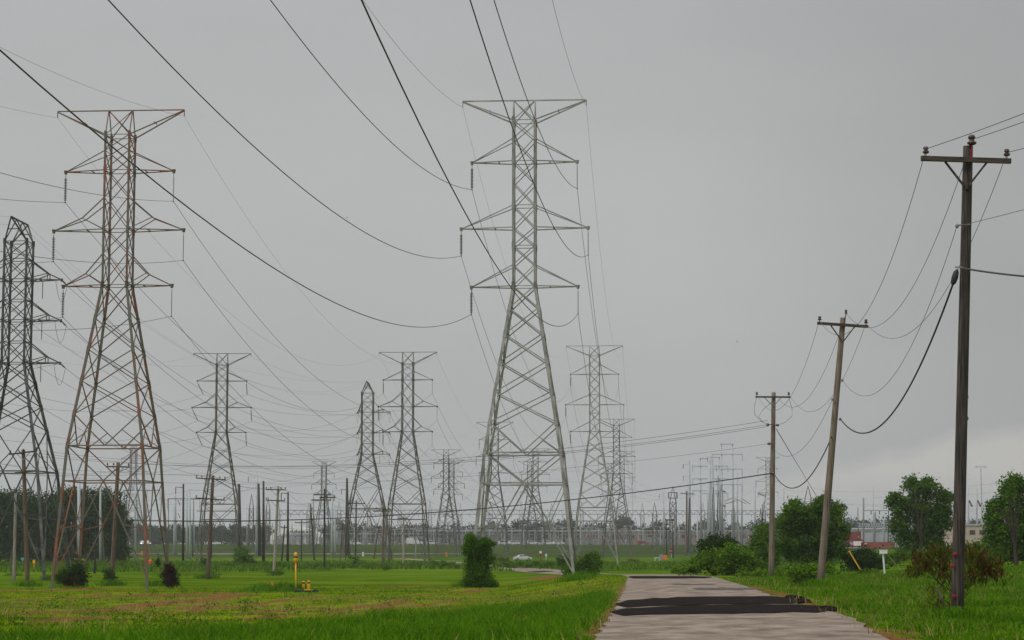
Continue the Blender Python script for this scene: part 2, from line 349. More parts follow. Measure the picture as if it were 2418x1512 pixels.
for xx in _x:
    yc = 690+8*math.sin(xx*.02)
    for j in range(4): yy = yc+j*9; v_.append((xx, yy, gz(xx, yy)+.09))
tag(mesh_np('far_road', v_, [(k*4+j, (k+1)*4+j, (k+1)*4+j+1, k*4+j+1) for k in range(79) for j in range(3)], mat('gravel_track', (.13, .115, .095), (.21, .19, .16), .2, .95, stretch=(.3, 1, 1)), smooth=True), kind='structure')
thin = mat('thin_tar_smear', (.05, .045, .043), (.12, .10, .095), 6, .95, bump=.4)
for a, b, l0, r0 in ((84, 87.5, -.2, 2.9), (97, 99, .5, 1.6)):
    q = patch('tar_smear', a, b, l0, r0, int(a)); q.data.materials[0] = thin
cr_ = MB()
for px, row, r_ in ((1895, 1421, .16), (1905, 1424, .1), (1943, 1439, .13), (1950, 1441, .2), (1960, 1444, .12), (1880, 1416, .2), (1925, 1436, .12), (1868, 1411, .15)):
    p = hit(px, row); cr_.ball(p+Vector((0, 0, r_*.2)), (r_*1.6, r_, r_*.45), 7, 4)
tag(cr_.build('asphalt_crumbs', M['asph']), 'loose black asphalt lumps spilled on the grass beside the road patches', 'asphalt rubble', kind='stuff')

# ------------------------------------------------------------ foliage
def leafcloud(blobs, size, dens, parent, name, m, droop=0, shell=.55, part=True):
    """blobs: (centre, (rx,ry,rz)); leaf sized faces through each blob's volume with sub-clumps"""
    P = []
    for c, r in blobs:
        area = (r[0]*r[2]+r[0]*r[1]+r[1]*r[2])*4.2; n_ = int(area*dens/(size*size)*1.35)+12
        ncl = max(8, int(n_/38)); d = rng.normal(0, 1, (ncl, 3)); d /= np.linalg.norm(d, axis=1)[:, None]
        rad = rng.uniform(shell**3, 1, ncl)**(1/3)*rng.uniform(.75, 1.02, ncl)
        cc = d*rad[:, None]*np.array(r); j = rng.integers(0, ncl, n_)
        sc = min(r)*.13+size*.9
        P.append(np.array(c)+cc[j]+rng.normal(0, sc, (n_, 3))*np.array([1, 1, .8]))
    P = np.concatenate(P); n_ = len(P)
    a = rng.normal(0, 1, (n_, 3)); a[:, 2] = a[:, 2]*.5-droop; a /= np.linalg.norm(a, axis=1)[:, None]
    b = rng.normal(0, 1, (n_, 3)); b = np.cross(a, b); b /= np.linalg.norm(b, axis=1)[:, None]
    s = rng.uniform(.6, 1.25, n_)[:, None]*size; a = a*s*(.65+.5*(droop > 0)); b = b*s*(.42-.15*(droop > 0))
    V_ = np.stack([P-a, P-a*.1+b, P+a, P-a*.1-b], 1).reshape(-1, 3); k = np.arange(n_)*4
    return mesh_np(name, V_, np.stack([k, k+1, k+2, k+3], -1), m, parent)
def plant(name, base, blobs, size, dens, m, label, cat, group=None, trunk=None, droop=0, shell=.55, limbs=5, partname='crown'):
    t = thing(name, base, label, cat, group)
    leafcloud(blobs, size, dens, t, partname, m, droop, shell)
    if trunk:
        mb = MB(); b = Vector(base)-Vector((0, 0, .3)); cen = sum((Vector(q_[0]) for q_ in blobs), Vector())/len(blobs); zmax = max(q_[0].z for q_ in blobs)
        top = Vector((cen.x, cen.y, b.z+(zmax-b.z)*.72))
        midp = b.lerp(top, .5)+Vector((random.uniform(-.1, .1), 0, 0))*trunk*3
        mb.tube([b, b.lerp(midp, .5), midp, top], [trunk, trunk*.8, trunk*.6, trunk*.25], 8)
        for k in range(min(limbs, len(blobs)*3)):
            c, r = blobs[k % len(blobs)]; e = Vector(c)+Vector((random.uniform(-.6, .6)*r[0], random.uniform(-.6, .6)*r[1], random.uniform(-.1, .7)*r[2]))
            s0 = b.lerp(midp, random.uniform(.45, 1)); mb.tube([s0, s0.lerp(e, .5)+Vector((0, 0, .06*(e-s0).length)), e], [trunk*.33, trunk*.2, trunk*.05], 6)
        mb.build('trunk' if cat == 'tree' else 'stem', M['bark'], t, True)
    return t
def pb(lst, y, dy=None):
    """photo circles (px,row,rx,rz) -> world blobs at depth y"""
    o = []
    for q in lst:
        px, row, rx, rz = q[:4]; off = q[4] if len(q) > 4 else 0
        c = W(px, row, y+off); k = (y+off)/FP
        o.append((c, (rx*k, (dy or rx*k), rz*k)))
    return o
# ------------------------------------------------------------ grass
def blades(name, x, y, h, wd, m, label=None, bend=.95):
    n_ = len(x); z = GH(x, y)-.01; a = rng.uniform(0, 2*np.pi, n_); le = rng.uniform(.15, bend, n_)*h; la = rng.uniform(0, 2*np.pi, n_)
    dx, dy = np.cos(a)*wd/2, np.sin(a)*wd/2
    b0 = np.stack([x-dx, y-dy, z], -1); b1 = np.stack([x+dx, y+dy, z], -1)
    mx_ = x+np.cos(la)*le*.35; my_ = y+np.sin(la)*le*.35; mz = z+h*.6
    m0 = np.stack([mx_-dx*.8, my_-dy*.8, mz], -1); m1 = np.stack([mx_+dx*.8, my_+dy*.8, mz], -1)
    tp = np.stack([x+np.cos(la)*le, y+np.sin(la)*le, z+h], -1); tp1 = tp+np.stack([dx*.12, dy*.12, 0*x], -1)
    V_ = np.stack([b0, b1, m1, m0, tp1, tp], 1).reshape(-1, 3); k = np.arange(n_)*6
    F_ = np.concatenate([np.stack([k, k+1, k+2, k+3], -1), np.stack([k+3, k+2, k+4, k+5], -1)])
    o = mesh_np(name, V_, F_, m); return tag(o, label, 'grass', kind='stuff')
def scatter(n_, x0, x1, y0, y1, fn, clump=.9):
    y = np.sqrt(rng.uniform(y0**2, y1**2, n_)) if False else rng.uniform(y0, y1, n_); x = rng.uniform(x0, x1, n_)
    d = fn(x, y); q = .5+.5*np.sin(x*2.1+3*np.sin(y*.7))*np.sin(y*1.3+2*np.sin(x*.9)); keep = rng.uniform(0, 1, n_) < d*(1-clump+clump*q)
    return x[keep], y[keep]
_nb = [hit(a, b) for a, b in ((-300, 1520), (0, 1514), (300, 1506), (560, 1490), (800, 1474), (1000, 1462), (1200, 1444), (1350, 1424), (1450, 1392))]
nearb = lambda x: np.interp(x, [p.x for p in _nb], [p.y for p in _nb])
_vg = rng.uniform(0, 1, (128, 128))
def vnoise(x, y, f):
    x = np.asarray(x)*f+50; y = np.asarray(y)*f+50; i = np.floor(x).astype(int); j = np.floor(y).astype(int); u = smooth(x-i); v = smooth(y-j)
    g = lambda a, b: _vg[a % 128, b % 128]
    return (g(i, j)*(1-u)+g(i+1, j)*u)*(1-v)+(g(i, j+1)*(1-u)+g(i+1, j+1)*u)*v
DW = [(px_line_world(pts), hw*(1.5 if hw > .45 else 1)) for pts, hw in DIRT]
def nodirt(x, y):
    P = np.stack([x, y], -1); o = np.ones(len(x))
    for wp, hw in DW: o *= np.clip((dist_poly(P, wp)/hw-.95)*1.8+.25*np.sin(x*5+np.sin(y*3)*2), .06, 1)
    return o
x, y = scatter(330000, -19, 5.5, 34, 86, lambda x, y: ((y < nearb(x)+3*vnoise(x, 0*x, .9)-1.5) & (np.abs(x-roadx(y)) > 2.75+.2*np.sin(y*2.3)) & (x > -.3*y)).astype(float), .45)
hh = rng.uniform(.10, .32, len(x))*np.clip((np.abs(x-roadx(y))-2.4)*1.2, .3, 1)*(.35+.9*vnoise(x, y, 1.1)+.35*vnoise(x, y, .35))
k = rng.uniform(0, 1, len(x)) < nodirt(x, y)+.25; x, y, hh = x[k], y[k], hh[k]
blades('tall_grass', x, y, hh, rng.uniform(.012, .028, len(x)), M['blade'], 'lush tall green grass along the near left road edge')
x, y = scatter(420000, 5, 36, 34, 130, lambda x, y: ((x-roadx(y) > 2.75+.25*np.sin(y*1.9)) & (x < .32*y+2)).astype(float), .6)
hh = rng.uniform(.04, .16, len(x))*np.clip((np.abs(x-roadx(y))-2.5)*.5, .25, 1)*(.4+1.2*vnoise(x, y, .7))
k = rng.uniform(0, 1, len(x)) < nodirt(x, y)+.15; x, y, hh = x[k], y[k], hh[k]
blades('verge_grass', x, y, hh, rng.uniform(.012, .03, len(x))*(1+y/120), M['blade3'], 'green uneven grass on the bank right of the road')
x, y = scatter(300000, -44, 8, 46, 165, lambda x, y: ((y > nearb(x)-2) & (np.abs(x-roadx(y)) > 2.7) & (x > -.3*y)).astype(float)*nodirt(x, y), .9)
hh = rng.uniform(.03, .09, len(x)); blades('mown_grass', x, y, hh*(.6+.6*nodirt(x, y)), rng.uniform(.02, .05, len(x)), M['blade2'], 'yellow green mown grass across the open field')
x, y = scatter(120000, -130, 70, 285, 430, lambda x, y: ((x > -.3*y) & (np.abs(x-roadx(y)) > 3.2)).astype(float)*np.clip(np.sin(x*.09)*np.sin(y*.07+x*.02)+.45, 0, 1), .6)
blades('rough_grass', x, y, rng.uniform(.25, .8, len(x)), rng.uniform(.08, .22, len(x)), M['leafn'], 'rough unmown grass in the band beyond the mown field')
M['straw'] = mat('dry_straw', (.24, .17, .06), (.36, .28, .10), .8, .8, island=True, trans=.2)
x, y = scatter(26000, -26, 34, 34, 120, lambda x, y: ((np.abs(x-roadx(y)) > 2.55) & (np.abs(x) < .3*y+2)).astype(float)*(vnoise(x, y, .45) > .5), .3)
blades('dry_grass', x, y, rng.uniform(.08, .34, len(x)), rng.uniform(.01, .03, len(x)), M['straw'], 'dry straw coloured grass stalks mixed through the green grass')
for nm, n_, box, mm, lab in (('weed_tufts', 260, (-20, 5, 38, 66), 'leafn', 'broad leaved weeds scattered through the near left grass'), ('verge_weeds', 300, (8, 34, 38, 115), 'leafn', 'broad leaved weeds scattered over the right bank'), ('field_weeds', 240, (-40, 6, 75, 165), 'leafw', 'darker weed tufts dotted over the mown field')):
    x, y = scatter(n_, *box, lambda x, y: ((np.abs(x-roadx(y)) > 3.0) & (np.abs(x) < .28*y+3)).astype(float), .5)
    o = leafcloud([((a, b, gz(a, b)+h*.5), (h*1.2, h*1.2, h*.6)) for a, b, h in zip(x, y, rng.uniform(.12, .3, len(x)))], .045 if nm != 'field_weeds' else .07, .10, None, nm, M[mm]); tag(o, lab, 'weeds', kind='stuff')
FEET = [(66, 1385, 1.2), (263, 1383, 1.2), (33, 1360, 1), (490, 1366, 1.3), (646, 1353, 1.2), (1820, 1361, 1.0), (1933, 1386, .8), (2257, 1462, .7), (128, 1370, 1.5), (169, 1385, 1.3), (371, 1384, 1.2), (399, 1362, 1.6), (1366, 1366, 1.2), (1353, 1372, 1.0), (1105, 1386, 1.2), (766, 1346, 1.2), (839, 1330, 1.5), (698, 1397, .6)]
fx, fy, fh = [], [], []
for px, row, sp in FEET:
    p = hit(px, row); n_ = 700; fx.append(rng.normal(p.x, sp*.45, n_)); fy.append(rng.normal(p.y, sp*.5, n_)); fh.append(rng.uniform(.08, .5, n_)*sp)
fx, fy, fh = map(np.concatenate, (fx, fy, fh)); blades('rank_grass', fx, fy, fh, rng.uniform(.02, .05, len(fx)), M['blade'], 'rank uncut grass standing round the feet of poles and towers')
c0 = hit(668, 1396); x = rng.normal(c0.x-.3, 1.3, 5000); y = rng.normal(c0.y, .9, 5000)
k = (np.abs(x-c0.x) < 3.5); x, y = x[k], y[k]
blades('grass_clump', x, y, rng.uniform(.05, 1, len(x))**1.6*(.15+1.1*vnoise(x, y, 2.3))*(.35+.65*np.exp(-((x-c0.x+.3)/2.2)**2-((y-c0.y)/1.3)**2))+.05, rng.uniform(.02, .05, len(x)), M['blade'], 'clump of tall grass around the yellow gas marker')

# ------------------------------------------------------------ lattice towers
def rows_to_h(rows, px, y, zb): return [W(px, r, y).z-zb for r in rows]
def spec_T(px, y, zb, neck, arms, upper, lower, h1, h2, top, peak, half, hb, h1half, bent, ins):
    g = lambda r: W(px, r, y).z-zb; k = y/FP
    return dict(H=g(top), neck=g(neck), arms=[(g(a), g(b), c*k) for a, b, c in arms], upper=[g(r) for r in upper], lower=[g(r) for r in lower],
                h1=g(h1), h2=g(h2) if h2 else None, peak=peak*k, half=half, hb=hb, h1half=h1half, bent=bent, ins=ins)
ZT, ZA, ZL = gz(1, 167), gz(-30, 161), gz(-50.5, 215)
SP_T = spec_T(1237, 167, ZT, 288, [(331, 384, 126), (488, 540, 151.5), (628, 678, 127)], [288, 331, 384, 434, 488, 540, 583, 628, 678],
              [678, 731, 793, 859, 930, 1001], 1072, 1143, 238, 148.5, .86, 4.05, 2.95, False, 2.15)
SP_A = spec_T(271, 161, ZA, 323, [(360, 406, 131), (471, 545, 157), (602, 676, 131)], [323, 360, 406, 471, 545, 602, 676],
              [676, 756, 830, 904, 982], 1056, 1138, 262, 154, .93, 3.6, 2.85, True, 2.35)
SP_L = spec_T(37, 215, ZL, 573, [(614, 662, 105), (710, 758, 105), (808, 858, 105)], [573, 614, 662, 710, 758, 808, 858],
              [858, 905, 960, 1015], 1115, None, 522, 0, 1.15, 4.9, 3.5, True, 2.0)
ATT = {}
def tower(key, x, y, az, sp, m, label, H=None, thick=1.0, kind='T', insL='porc', insR='poly', zb=None, group='lattice transmission towers', right=1, left=1, parts=True, swing=(0, 0)):
    zb = gz(x, y) if zb is None else zb; s = (H or sp['H'])/sp['H']; t = thing('transmission_tower', (x, y, zb-.2), label, 'lattice tower', group)
    ca, sa = math.cos(az), math.sin(az)
    def T(u, v, h): return Vector((x+u*ca+v*sa, y-u*sa+v*ca, zb+h))
    q = {k: (v*s if isinstance(v, float) else [a*s for a in v] if k in ('upper', 'lower') else [tuple(b*s for b in a) for a in v] if k == 'arms' else v) for k, v in sp.items()}
    waist = q['upper'][-1]
    def hw(h): return float(np.interp(h, [0, q['h1'], waist, q['H']], [q['hb'], q['h1half'], q['half'], q['half']]))
    b0 = .085*thick*s; b1 = .042*thick*s; b2 = .034*thick*s
    topz = q['neck'] if kind == 'L' else q['H']
    cs = [(-1, -1), (1, -1), (1, 1), (-1, 1)]
    for cu, cv in cs:
        mb = MB(); 
        gh = gz(*(T(cu*hw(0), cv*hw(0), 0))[:2])-zb-.3
        hs = [gh, q['h1'], waist]+([topz] if kind == 'L' else [q['neck'], q['H']])
        for a, b in zip(hs[:-1], hs[1:]):
            va = cv*hw(a); vb = cv*hw(b)
            if b == q['H'] and kind == 'T': vb = cv*.08
            r_ = b0*(1.25 if b <= waist+.01 else 1) if b != q['H'] else b1
            mb.bar(T(cu*hw(a), va, a), T(cu*hw(b), vb, b), r_)
        mb.build('leg', m, t)
    br = MB()
    def face(h, i): return T(cs[i][0]*hw(h), cs[i][1]*hw(h), h)
    lv = q['lower']+[q['h1']]; up = q['upper']
    for i in range(4):
        j = (i+1) % 4
        for a, b in zip(up[:-1], up[1:]):
            br.bar(face(a, i), face(b, j), b1*.8); br.bar(face(a, j), face(b, i), b1*.8)
        if True:
            for a in up[::2 if kind == 'T' else 1]: br.bar(face(a, i), face(a, j), b1*.7)
        for a, b in zip(q['lower'][:-1], q['lower'][1:]):
            br.bar(face(a, i), face(b, j), b1); br.bar(face(a, j), face(b, i), b1)
        a, b = q['lower'][-1], q['h1']; mid_ = (face(b, i)+face(b, j))/2
        for k_, o_ in ((i, j), (j, i)):
            br.bar(face(a, k_), mid_, b1*1.1); h = (a+b)/2; br.bar(face(b, k_), (face(a, k_)+mid_)/2, b1*.8)
        br.bar(face(b, i), face(b, j), b1*1.25)
        if q['h2']:
            c = q['h2']; mid2 = (face(c, i)+face(c, j))/2
            for k_ in (i, j): br.bar(face(b, k_), mid2, b1*1.1)
            br.bar(face(c, i), face(c, j), b1*1.25)
        else: c, mid2 = b, mid_
        for k_ in (i, j):
            foot = face(.8, k_); br.bar(mid2, foot, b1*1.2)
            hq = c*.55; qpt = mid2.lerp(foot, .45/1.0); br.bar(face(hq, k_), qpt, b1); br.bar(face(c, k_), qpt, b1*.8); br.bar(face(c*.28, k_), mid2.lerp(foot, .75), b1*.8)
    if kind == 'T':
        a, b = q['neck'], q['H']
        for sg in (1, -1): br.bar(T(-hw(a)*sg, -hw(a), a), T(hw(a)*sg, 0, b), b1*.8); br.bar(T(-hw(a)*sg, hw(a), a), T(hw(a)*sg, 0, b), b1*.8)
    if y < 450:
        for i in range(4):
            for h in q['lower']+[q['h1']]+up[::2]: br.bar(face(h-.28, i), face(h+.28, i), b0*(1.55 if h < waist else 1.3))
    br.build('lattice_bracing', m, t)
    att = {}
    if kind == 'T':
        mb = MB(); p = q['peak']; H_ = q['H']
        mb.bar(T(-p, 0, H_), T(p, 0, H_), b1*1.1)
        for sg in (-1, 1):
            for cv in (-1, 1): mb.bar(T(sg*hw(H_), cv*hw(H_), q['neck']), T(sg*p, cv*.06, H_-.05), b1*1.15)
            mb.bar(T(sg*p, 0, H_), T(sg*p, 0, H_-.5*s), b2)
            mb.bar(T(sg*(p*.55), -hw(H_)*.5, (H_+q['neck'])/2), T(sg*(p*.55), hw(H_)*.5, (H_+q['neck'])/2), b2)
            att[('shield', sg)] = T(sg*p, 0, H_-.5*s)
        mb.build('ground_wire_arm', m, t)
    else:
        mb = MB(); H_ = q['H']; rl = 2.9*s
        mb.bar(T(0, -rl, H_), T(0, rl, H_), b1*1.4)
        for cu, cv in cs:
            mb.bar(T(cu*hw(H_), cv*hw(H_), topz), T(0, cv*rl, H_), b1*1.2); mb.bar(T(cu*hw(H_), cv*hw(H_), topz), T(0, cv*rl*.35, H_), b1)
            mb.bar(T(cu*hw(H_)*.5, cv*(hw(H_)+rl)/2, (topz+H_)/2), T(-cu*hw(H_)*.5, cv*(hw(H_)+rl)/2, (topz+H_)/2), b2)
        mb.build('peaked_top', m, t)
        att[('shield', -1)] = T(0, -rl, H_); att[('shield', 1)] = T(0, rl, H_)
    for lvl, (ra, la, half) in enumerate(q['arms']):
        nm = ('top', 'middle', 'bottom')[lvl]
        for sg in (-1, 1):
            hf = half*(right if sg > 0 else left)
            if hf <= hw(la)+.1: continue
            mb = MB(); tip = T(sg*hf, 0, la); bent = q['bent'] and (lvl > 0 or kind == 'L')
            for cv in (-1, 1):
                root = T(sg*hw(la), cv*hw(la), la); rt = T(sg*hw(ra), cv*hw(ra), ra)
                mb.bar(root, tip, b1*1.0)
                if bent:
                    f_ = .43 if kind == 'T' else .6; kk = T(sg*(hw(la)+(hf-hw(la))*f_), cv*hw(la)*(1-f_), la+(ra-la)*(.38 if kind == 'T' else .30))
                    mb.bar(rt, kk, b1); mb.bar(kk, tip, b1); mb.bar(kk, root, b2)
                    if kind == 'L': mb.bar(kk, T(sg*(hw(la)+(hf-hw(la))*f_), cv*hw(la)*(1-f_), la), b2)
                else: mb.bar(rt, tip, b1*.85)
            for f_ in (.35, .68): mb.bar(T(sg*(hw(la)+(hf-hw(la))*f_), -hw(la)*(1-f_), la), T(sg*(hw(la)+(hf-hw(la))*f_), hw(la)*(1-f_), la), b2)
            mb.tube([tip+Vector((0, 0, .12*s)), tip-Vector((0, 0, .18*s))], [.16*s, .10*s], 8)
            mb.build('crossarm', m, t)
            ins = q['ins']*s if kind == 'T' else 0
            if kind == 'T':
                a_ = tip-Vector((0, 0, .25*s)); sw = swing[0] if sg < 0 else swing[1]
                bpt = tip+Vector((sw*ca, -sw*sa, -ins)); mb = MB(); typ = insL if sg < 0 else insR
                mb.tube([a_, bpt], .028*thick, 6)
                nd = 14 if typ == 'porc' else 10; rd = (.125 if typ == 'porc' else .05)
                for k_ in range(nd):
                    c_ = a_.lerp(bpt, .1+.84*(k_+.5)/nd); dz_ = Vector((0, 0, .035))
                    mb.tube([c_+dz_, c_+dz_*.2, c_-dz_], [.03, rd, rd*.7], 8 if y < 250 else 5)
                mb.ball(bpt, .07*s, 6, 4); mb.build('insulator_string', M[typ], t)
                att[(nm, sg)] = bpt
            else:
                for sv in (-1, 1):   # strain strings fore and aft with a jumper loop
                    e = tip+Vector((sa*sv*2.1, ca*sv*2.1, -.35)); mb = MB(); mb.tube([tip, e], .03, 5)
                    for k_ in range(12): c_ = tip.lerp(e, .12+.8*k_/12); mb.ball(c_, (.12, .12, .04), 6, 3)
                    mb.build('insulator_string', M['poly' if sg > 0 else 'porc'], t); att[(nm, sg, sv)] = e
                mb = MB(); e0, e1 = att[(nm, sg, -1)], att[(nm, sg, 1)]
                mb.tube([e0.lerp(e1, k_/10)-Vector((0, 0, 1.9*(1-(2*k_/10-1)**2))) for k_ in range(11)], .02, 5, False)
                mb.build('jumper_loop', M['wire'], t)
                mb = MB(); hp = T(sg*hf*.55, .3, la); mb.tube([hp, hp-Vector((0, 0, 1.9))], .045, 5); mb.build('hanging_insulator', M['poly'], t)
    ATT[key] = att; return t
def wire(a, b, sag, r, label, group, m='wire', n=30, name='power_line', cat='power line', s0=0., s1=1.):
    a = Vector(a); b = Vector(b); pts = []
    for k in range(n+1):
        s = s0+(s1-s0)*k/n; p = a.lerp(b, s); p.z -= 4*sag*s*(1-s); pts.append(p)
    mb = MB().tube(pts, r, 6, False); o = mb.build(name, M[m], None, True, loc=pts[0])
    return tag(o, label, cat, group)

AZ = math.atan2(13.3, 201)
tower('T', 1.0, 167, AZ, SP_T, M['galv'], 'tall pale grey lattice tower with green vines smothering one foot', thick=1.0)
tower('A', -30.2, 161, AZ, SP_A, M['rust'], 'big rust streaked lattice tower standing left of the field', thick=.88)
tower('L', -50.5, 215, AZ, SP_L, M['dark'], 'dark lattice strain tower with a peaked top, cut by the left edge', kind='L', thick=1.2)
tower('B', W(525, 835, 357).x, 357, AZ-.1, SP_A, M['mid'], 'rusty lattice tower with slanting strings behind the leaning red pole', H=W(525, 835, 357).z-gz(-48.8, 357), insR='porc', thick=.95, swing=(1.0, .12))
tower('C', W(963, 832, 354).x, 354, AZ, SP_A, M['mid'], 'lattice tower with a reddish waist bar, right of the small peaked tower', H=W(963, 832, 354).z-gz(-17.3, 354), thick=.95)
tower('D', W(1403, 817, 365).x, 365, AZ, SP_T, M['galv'], 'grey lattice tower just right of and behind the tallest pale tower', H=W(1403, 817, 365).z-gz(14.3, 365), thick=.95)
tower('M', W(868, 903, 432).x, 432, AZ-.04, SP_L, M['mid'], 'small peaked strain tower whose arms reach mainly to the right', H=W(868, 903, 432).z-gz(-29.4, 432), kind='L', thick=1.1, left=.45)
FARL = [  # key, px, top row, y, spec, label
 ('E', 1168, 997, 562, SP_A, 'distant lattice tower seen through the left leg of the tallest tower'),
 ('F', 1264, 1060, 762, SP_A, 'distant lattice tower framed between the legs of the tallest tower, nearer one'),
 ('F2', 1250, 1089, 850, SP_A, 'faint lattice tower half hidden behind another between the tallest legs'),
 ('G', 1053, 1062, 612, SP_A, 'distant lattice tower left of the vine column, taller of a pair'),
 ('G2', 1066, 1086, 690, SP_A, 'distant lattice tower left of the vine column, lower of a pair'),
 ('H', 765, 1090, 735, SP_A, 'distant lattice tower standing over the white arched building'),
 ('I', 1455, 990, 568, SP_T, 'pale distant lattice tower right of the one with black insulator strings'),
 ('J', 1468, 1066, 768, SP_T, 'far lattice tower at the right of the crowded group of towers'),
 ('K', 1440, 1094, 800, SP_A, 'far lattice tower overlapped by others in the crowded group'),
 ('O', 1812, 1080, 820, SP_T, 'lone distant lattice tower behind the third wooden pole'),
 ('N', 316, 1050, 740, SP_A, 'faint slender lattice tower seen between the rusty tower legs'),
]
for key, px, row, y, sp, lab in FARL:
    p = W(px, row, y); tower(key, p.x, y, AZ+(.05 if key in 'HNO' else 0), sp, M['far'], lab, H=p.z-gz(p.x, y), thick=1.0 if y < 650 else 1.15,
                             insR='porc' if key in ('B', 'H', 'G2') else 'poly')
TN = dict(T='the tallest pale tower', A='the big rusty tower', L='the dark peaked tower', B='the slanting string tower', C='the red waist tower',
          D='the second pale tower', M='the small peaked tower', E='the faint mid tower', F='the tower between the legs', I='the third pale tower', J='the far crowded tower', G='the tower left of the vines', G2='the lower paired tower')
def rig(k1, k2=None, vec=None, sag=8.3, r=.017, dz=1.0, frm='', skip=(), s1=1.):
    a1 = ATT[k1]
    for key, p in a1.items():
        if len(key) == 3 and key[2] != (1 if k2 else -1): continue
        if key in skip: continue
        if k2:
            a2 = ATT[k2]; kk = key[:2]
            if kk in a2: qn = a2[kk]
            elif kk+(-1,) in a2: qn = a2[kk+(-1,)]
            else: continue
            w_ = f'to {TN[k2]}'
        else: qn = p+Vector(vec)+Vector((0, 0, dz)); w_ = frm
        side = 'left' if key[1] < 0 else 'right'; sh = key[0] == 'shield'
        lab = f"{side} {'thin shield wire' if sh else key[0]+' conductor'} from {TN[k1]} {w_}".replace('conductor coming', 'conductor')
        wire(p, qn, sag*(.98 if sh else 1), r*.5 if sh else r, lab, f'wires strung from {TN[k1]}', n=44, s1=s1)
rig('T', vec=(-13.3, -200, 0), frm='coming overhead', s1=.93, r=.021)
rig('T', 'D', sag=8.3); rig('D', 'I', sag=8.3, r=.020); rig('I', 'J', sag=8, r=.024)
rig('A', vec=(-13, -200, 0), frm='out past the left edge', s1=.6); rig('A', 'C', sag=8.3); rig('C', 'E', sag=8.3, r=.020); rig('E', 'F', sag=8.3, r=.024)
rig('L', vec=(-21, -217, 0), frm='out past the left edge', s1=.5); rig('L', 'M', sag=8.3, r=.018)
rig('B', vec=(-22, -200, 0), frm='back past the left edge', s1=.6); rig('B', 'M', sag=1.6, r=.018); rig('M', 'G', sag=7, r=.022)

# ------------------------------------------------------------ wooden poles
def pole(top, bot, r0, r1, m, label, y=None, group=None, arms=(), name='utility_pole', cat='utility pole', bow=0, armr=.06, kind='wood', face=0):
    """top, bot: photo pixels; arms: (row_left,pxl,row_right,pxr,pins)"""
    b = hit(*bot) if y is None else Vector((W(*bot, y).x, y, gz(W(*bot, y).x, y))); t_ = W(*top, b.y)
    t = thing(name, (b.x, b.y, b.z), label, cat, group); mb = MB()
    b2 = b-Vector((0, 0, .5)); pts = [b2.lerp(t_, k/8)+Vector((bow*math.sin(math.pi*k/8), 0, 0)) for k in range(9)]
    mb.tube(pts, [r1+(r0-r1)*(k/8) for k in range(9)], 14 if b.y < 200 else 8)
    mb.build('shaft', m, t, True)
    for (rl, pl, rr, pr, pins) in arms:
        a = W(pl, rl, b.y-.22); c = W(pr, rr, b.y-.22); mb = MB(); mb.bar(a, c, armr); mb.build('crossarm', M['arm'] if kind == 'wood' else m, t)
        if pins:
            mb = MB(); mid_ = (a+c)/2; dr = (c-a)
            for sg in (-1, 1): mb.bar(mid_+dr*.23*sg-Vector((0, -.03, armr)), mid_-Vector((0, -.05, .75 if b.y < 120 else .6)), armr*.4)
            mb.build('arm_brace', M['galv' if b.y > 120 else 'wood'], t)
        for pz in pins or ():
            p = a.lerp(c, pz); mb = MB()
            mb.tube([p, p+Vector((0, 0, .16))], .014, 6)
            mb.tube([p+Vector((0, 0, z)) for z in (.13, .15, .19, .2, .24, .25, .3, .32)], [.05, .085, .085, .05, .05, .075, .06, .02], 10)
            mb.build('pin_insulator', M['porc'], t)
    return t, b, t_
P1, b1_, t1_ = pole((2285, 346), (2257, 1462), .125, .165, M['wood'], 'tall dark wooden utility pole nearest at the right with red reflectors', y=54, arms=[(374.5, 2174, 381, 2386, (.055, .957))], armr=.062)
P2_, b2_, t2_ = pole((1990, 751), (1933, 1386), .12, .17, M['wood2'], 'leaning weathered wooden pole, second from the right', y=91, arms=[(763.5, 1929, 771.5, 2049, (.05, .96))])
P3_, b3_, t3_ = pole((1826, 927), (1820, 1361), .13, .19, M['wood2'], 'pale upright wooden pole beside the thicket, third from the right', y=132, arms=[(937.5, 1783, 938, 1866, (.04, .95))], armr=.05)
def part(parent, name, mb, m, smooth=False): return mb.build(name, M[m], parent, smooth)
# fittings on the near pole
p = W(2294, 345, 53.8); mb = MB(); mb.bar(W(2292, 372, 53.8), W(2294, 338, 53.8), .022); part(P1, 'top_bracket', mb, 'red')
mb = MB(); mb.tube([p+Vector((0, 0, z)) for z in (.02, .05, .1, .12, .18, .2, .27, .3)], [.06, .12, .12, .07, .07, .1, .08, .02], 12); part(P1, 'top_insulator', mb, 'porc', True)
for row, px in ((1337, 2254), (1400, 2252), (1462-58+5, 2257)):
    pass
for px, row in ((2257, 1309.5), (2250.5, 1336.5), (2255.5, 1408.5)):
    yy = 54-.17; c = W(px-3, row, yy); mb = MB(); mb.tube([c+Vector((0, .03, 0)), c+Vector((0, -.02, 0)), c+Vector((0, -.03, 0))], [.052, .05, .02], 14); part(P1, 'red_reflector', mb, 'red')
for row in (937, 988):
    c = W(2281, row, 54.05); mb = MB(); mb.ball(c, (.06, .06, .065), 12, 8); part(P1, 'grey_insulator_ball', mb, 'grey', True)
mb = MB(); mb.bar(W(2259, 532, 53.8), W(2290, 530, 53.8), .012); mb.ball(W(2259, 534, 53.8), (.05, .05, .06)); part(P1, 'spool_bracket', mb, 'galv')
mb = MB(); mb.bar(W(2254, 631, 53.8), W(2272, 632, 53.8), .018); mb.ball(W(2268, 633, 53.8), .035); part(P1, 'cable_clamp', mb, 'galv')
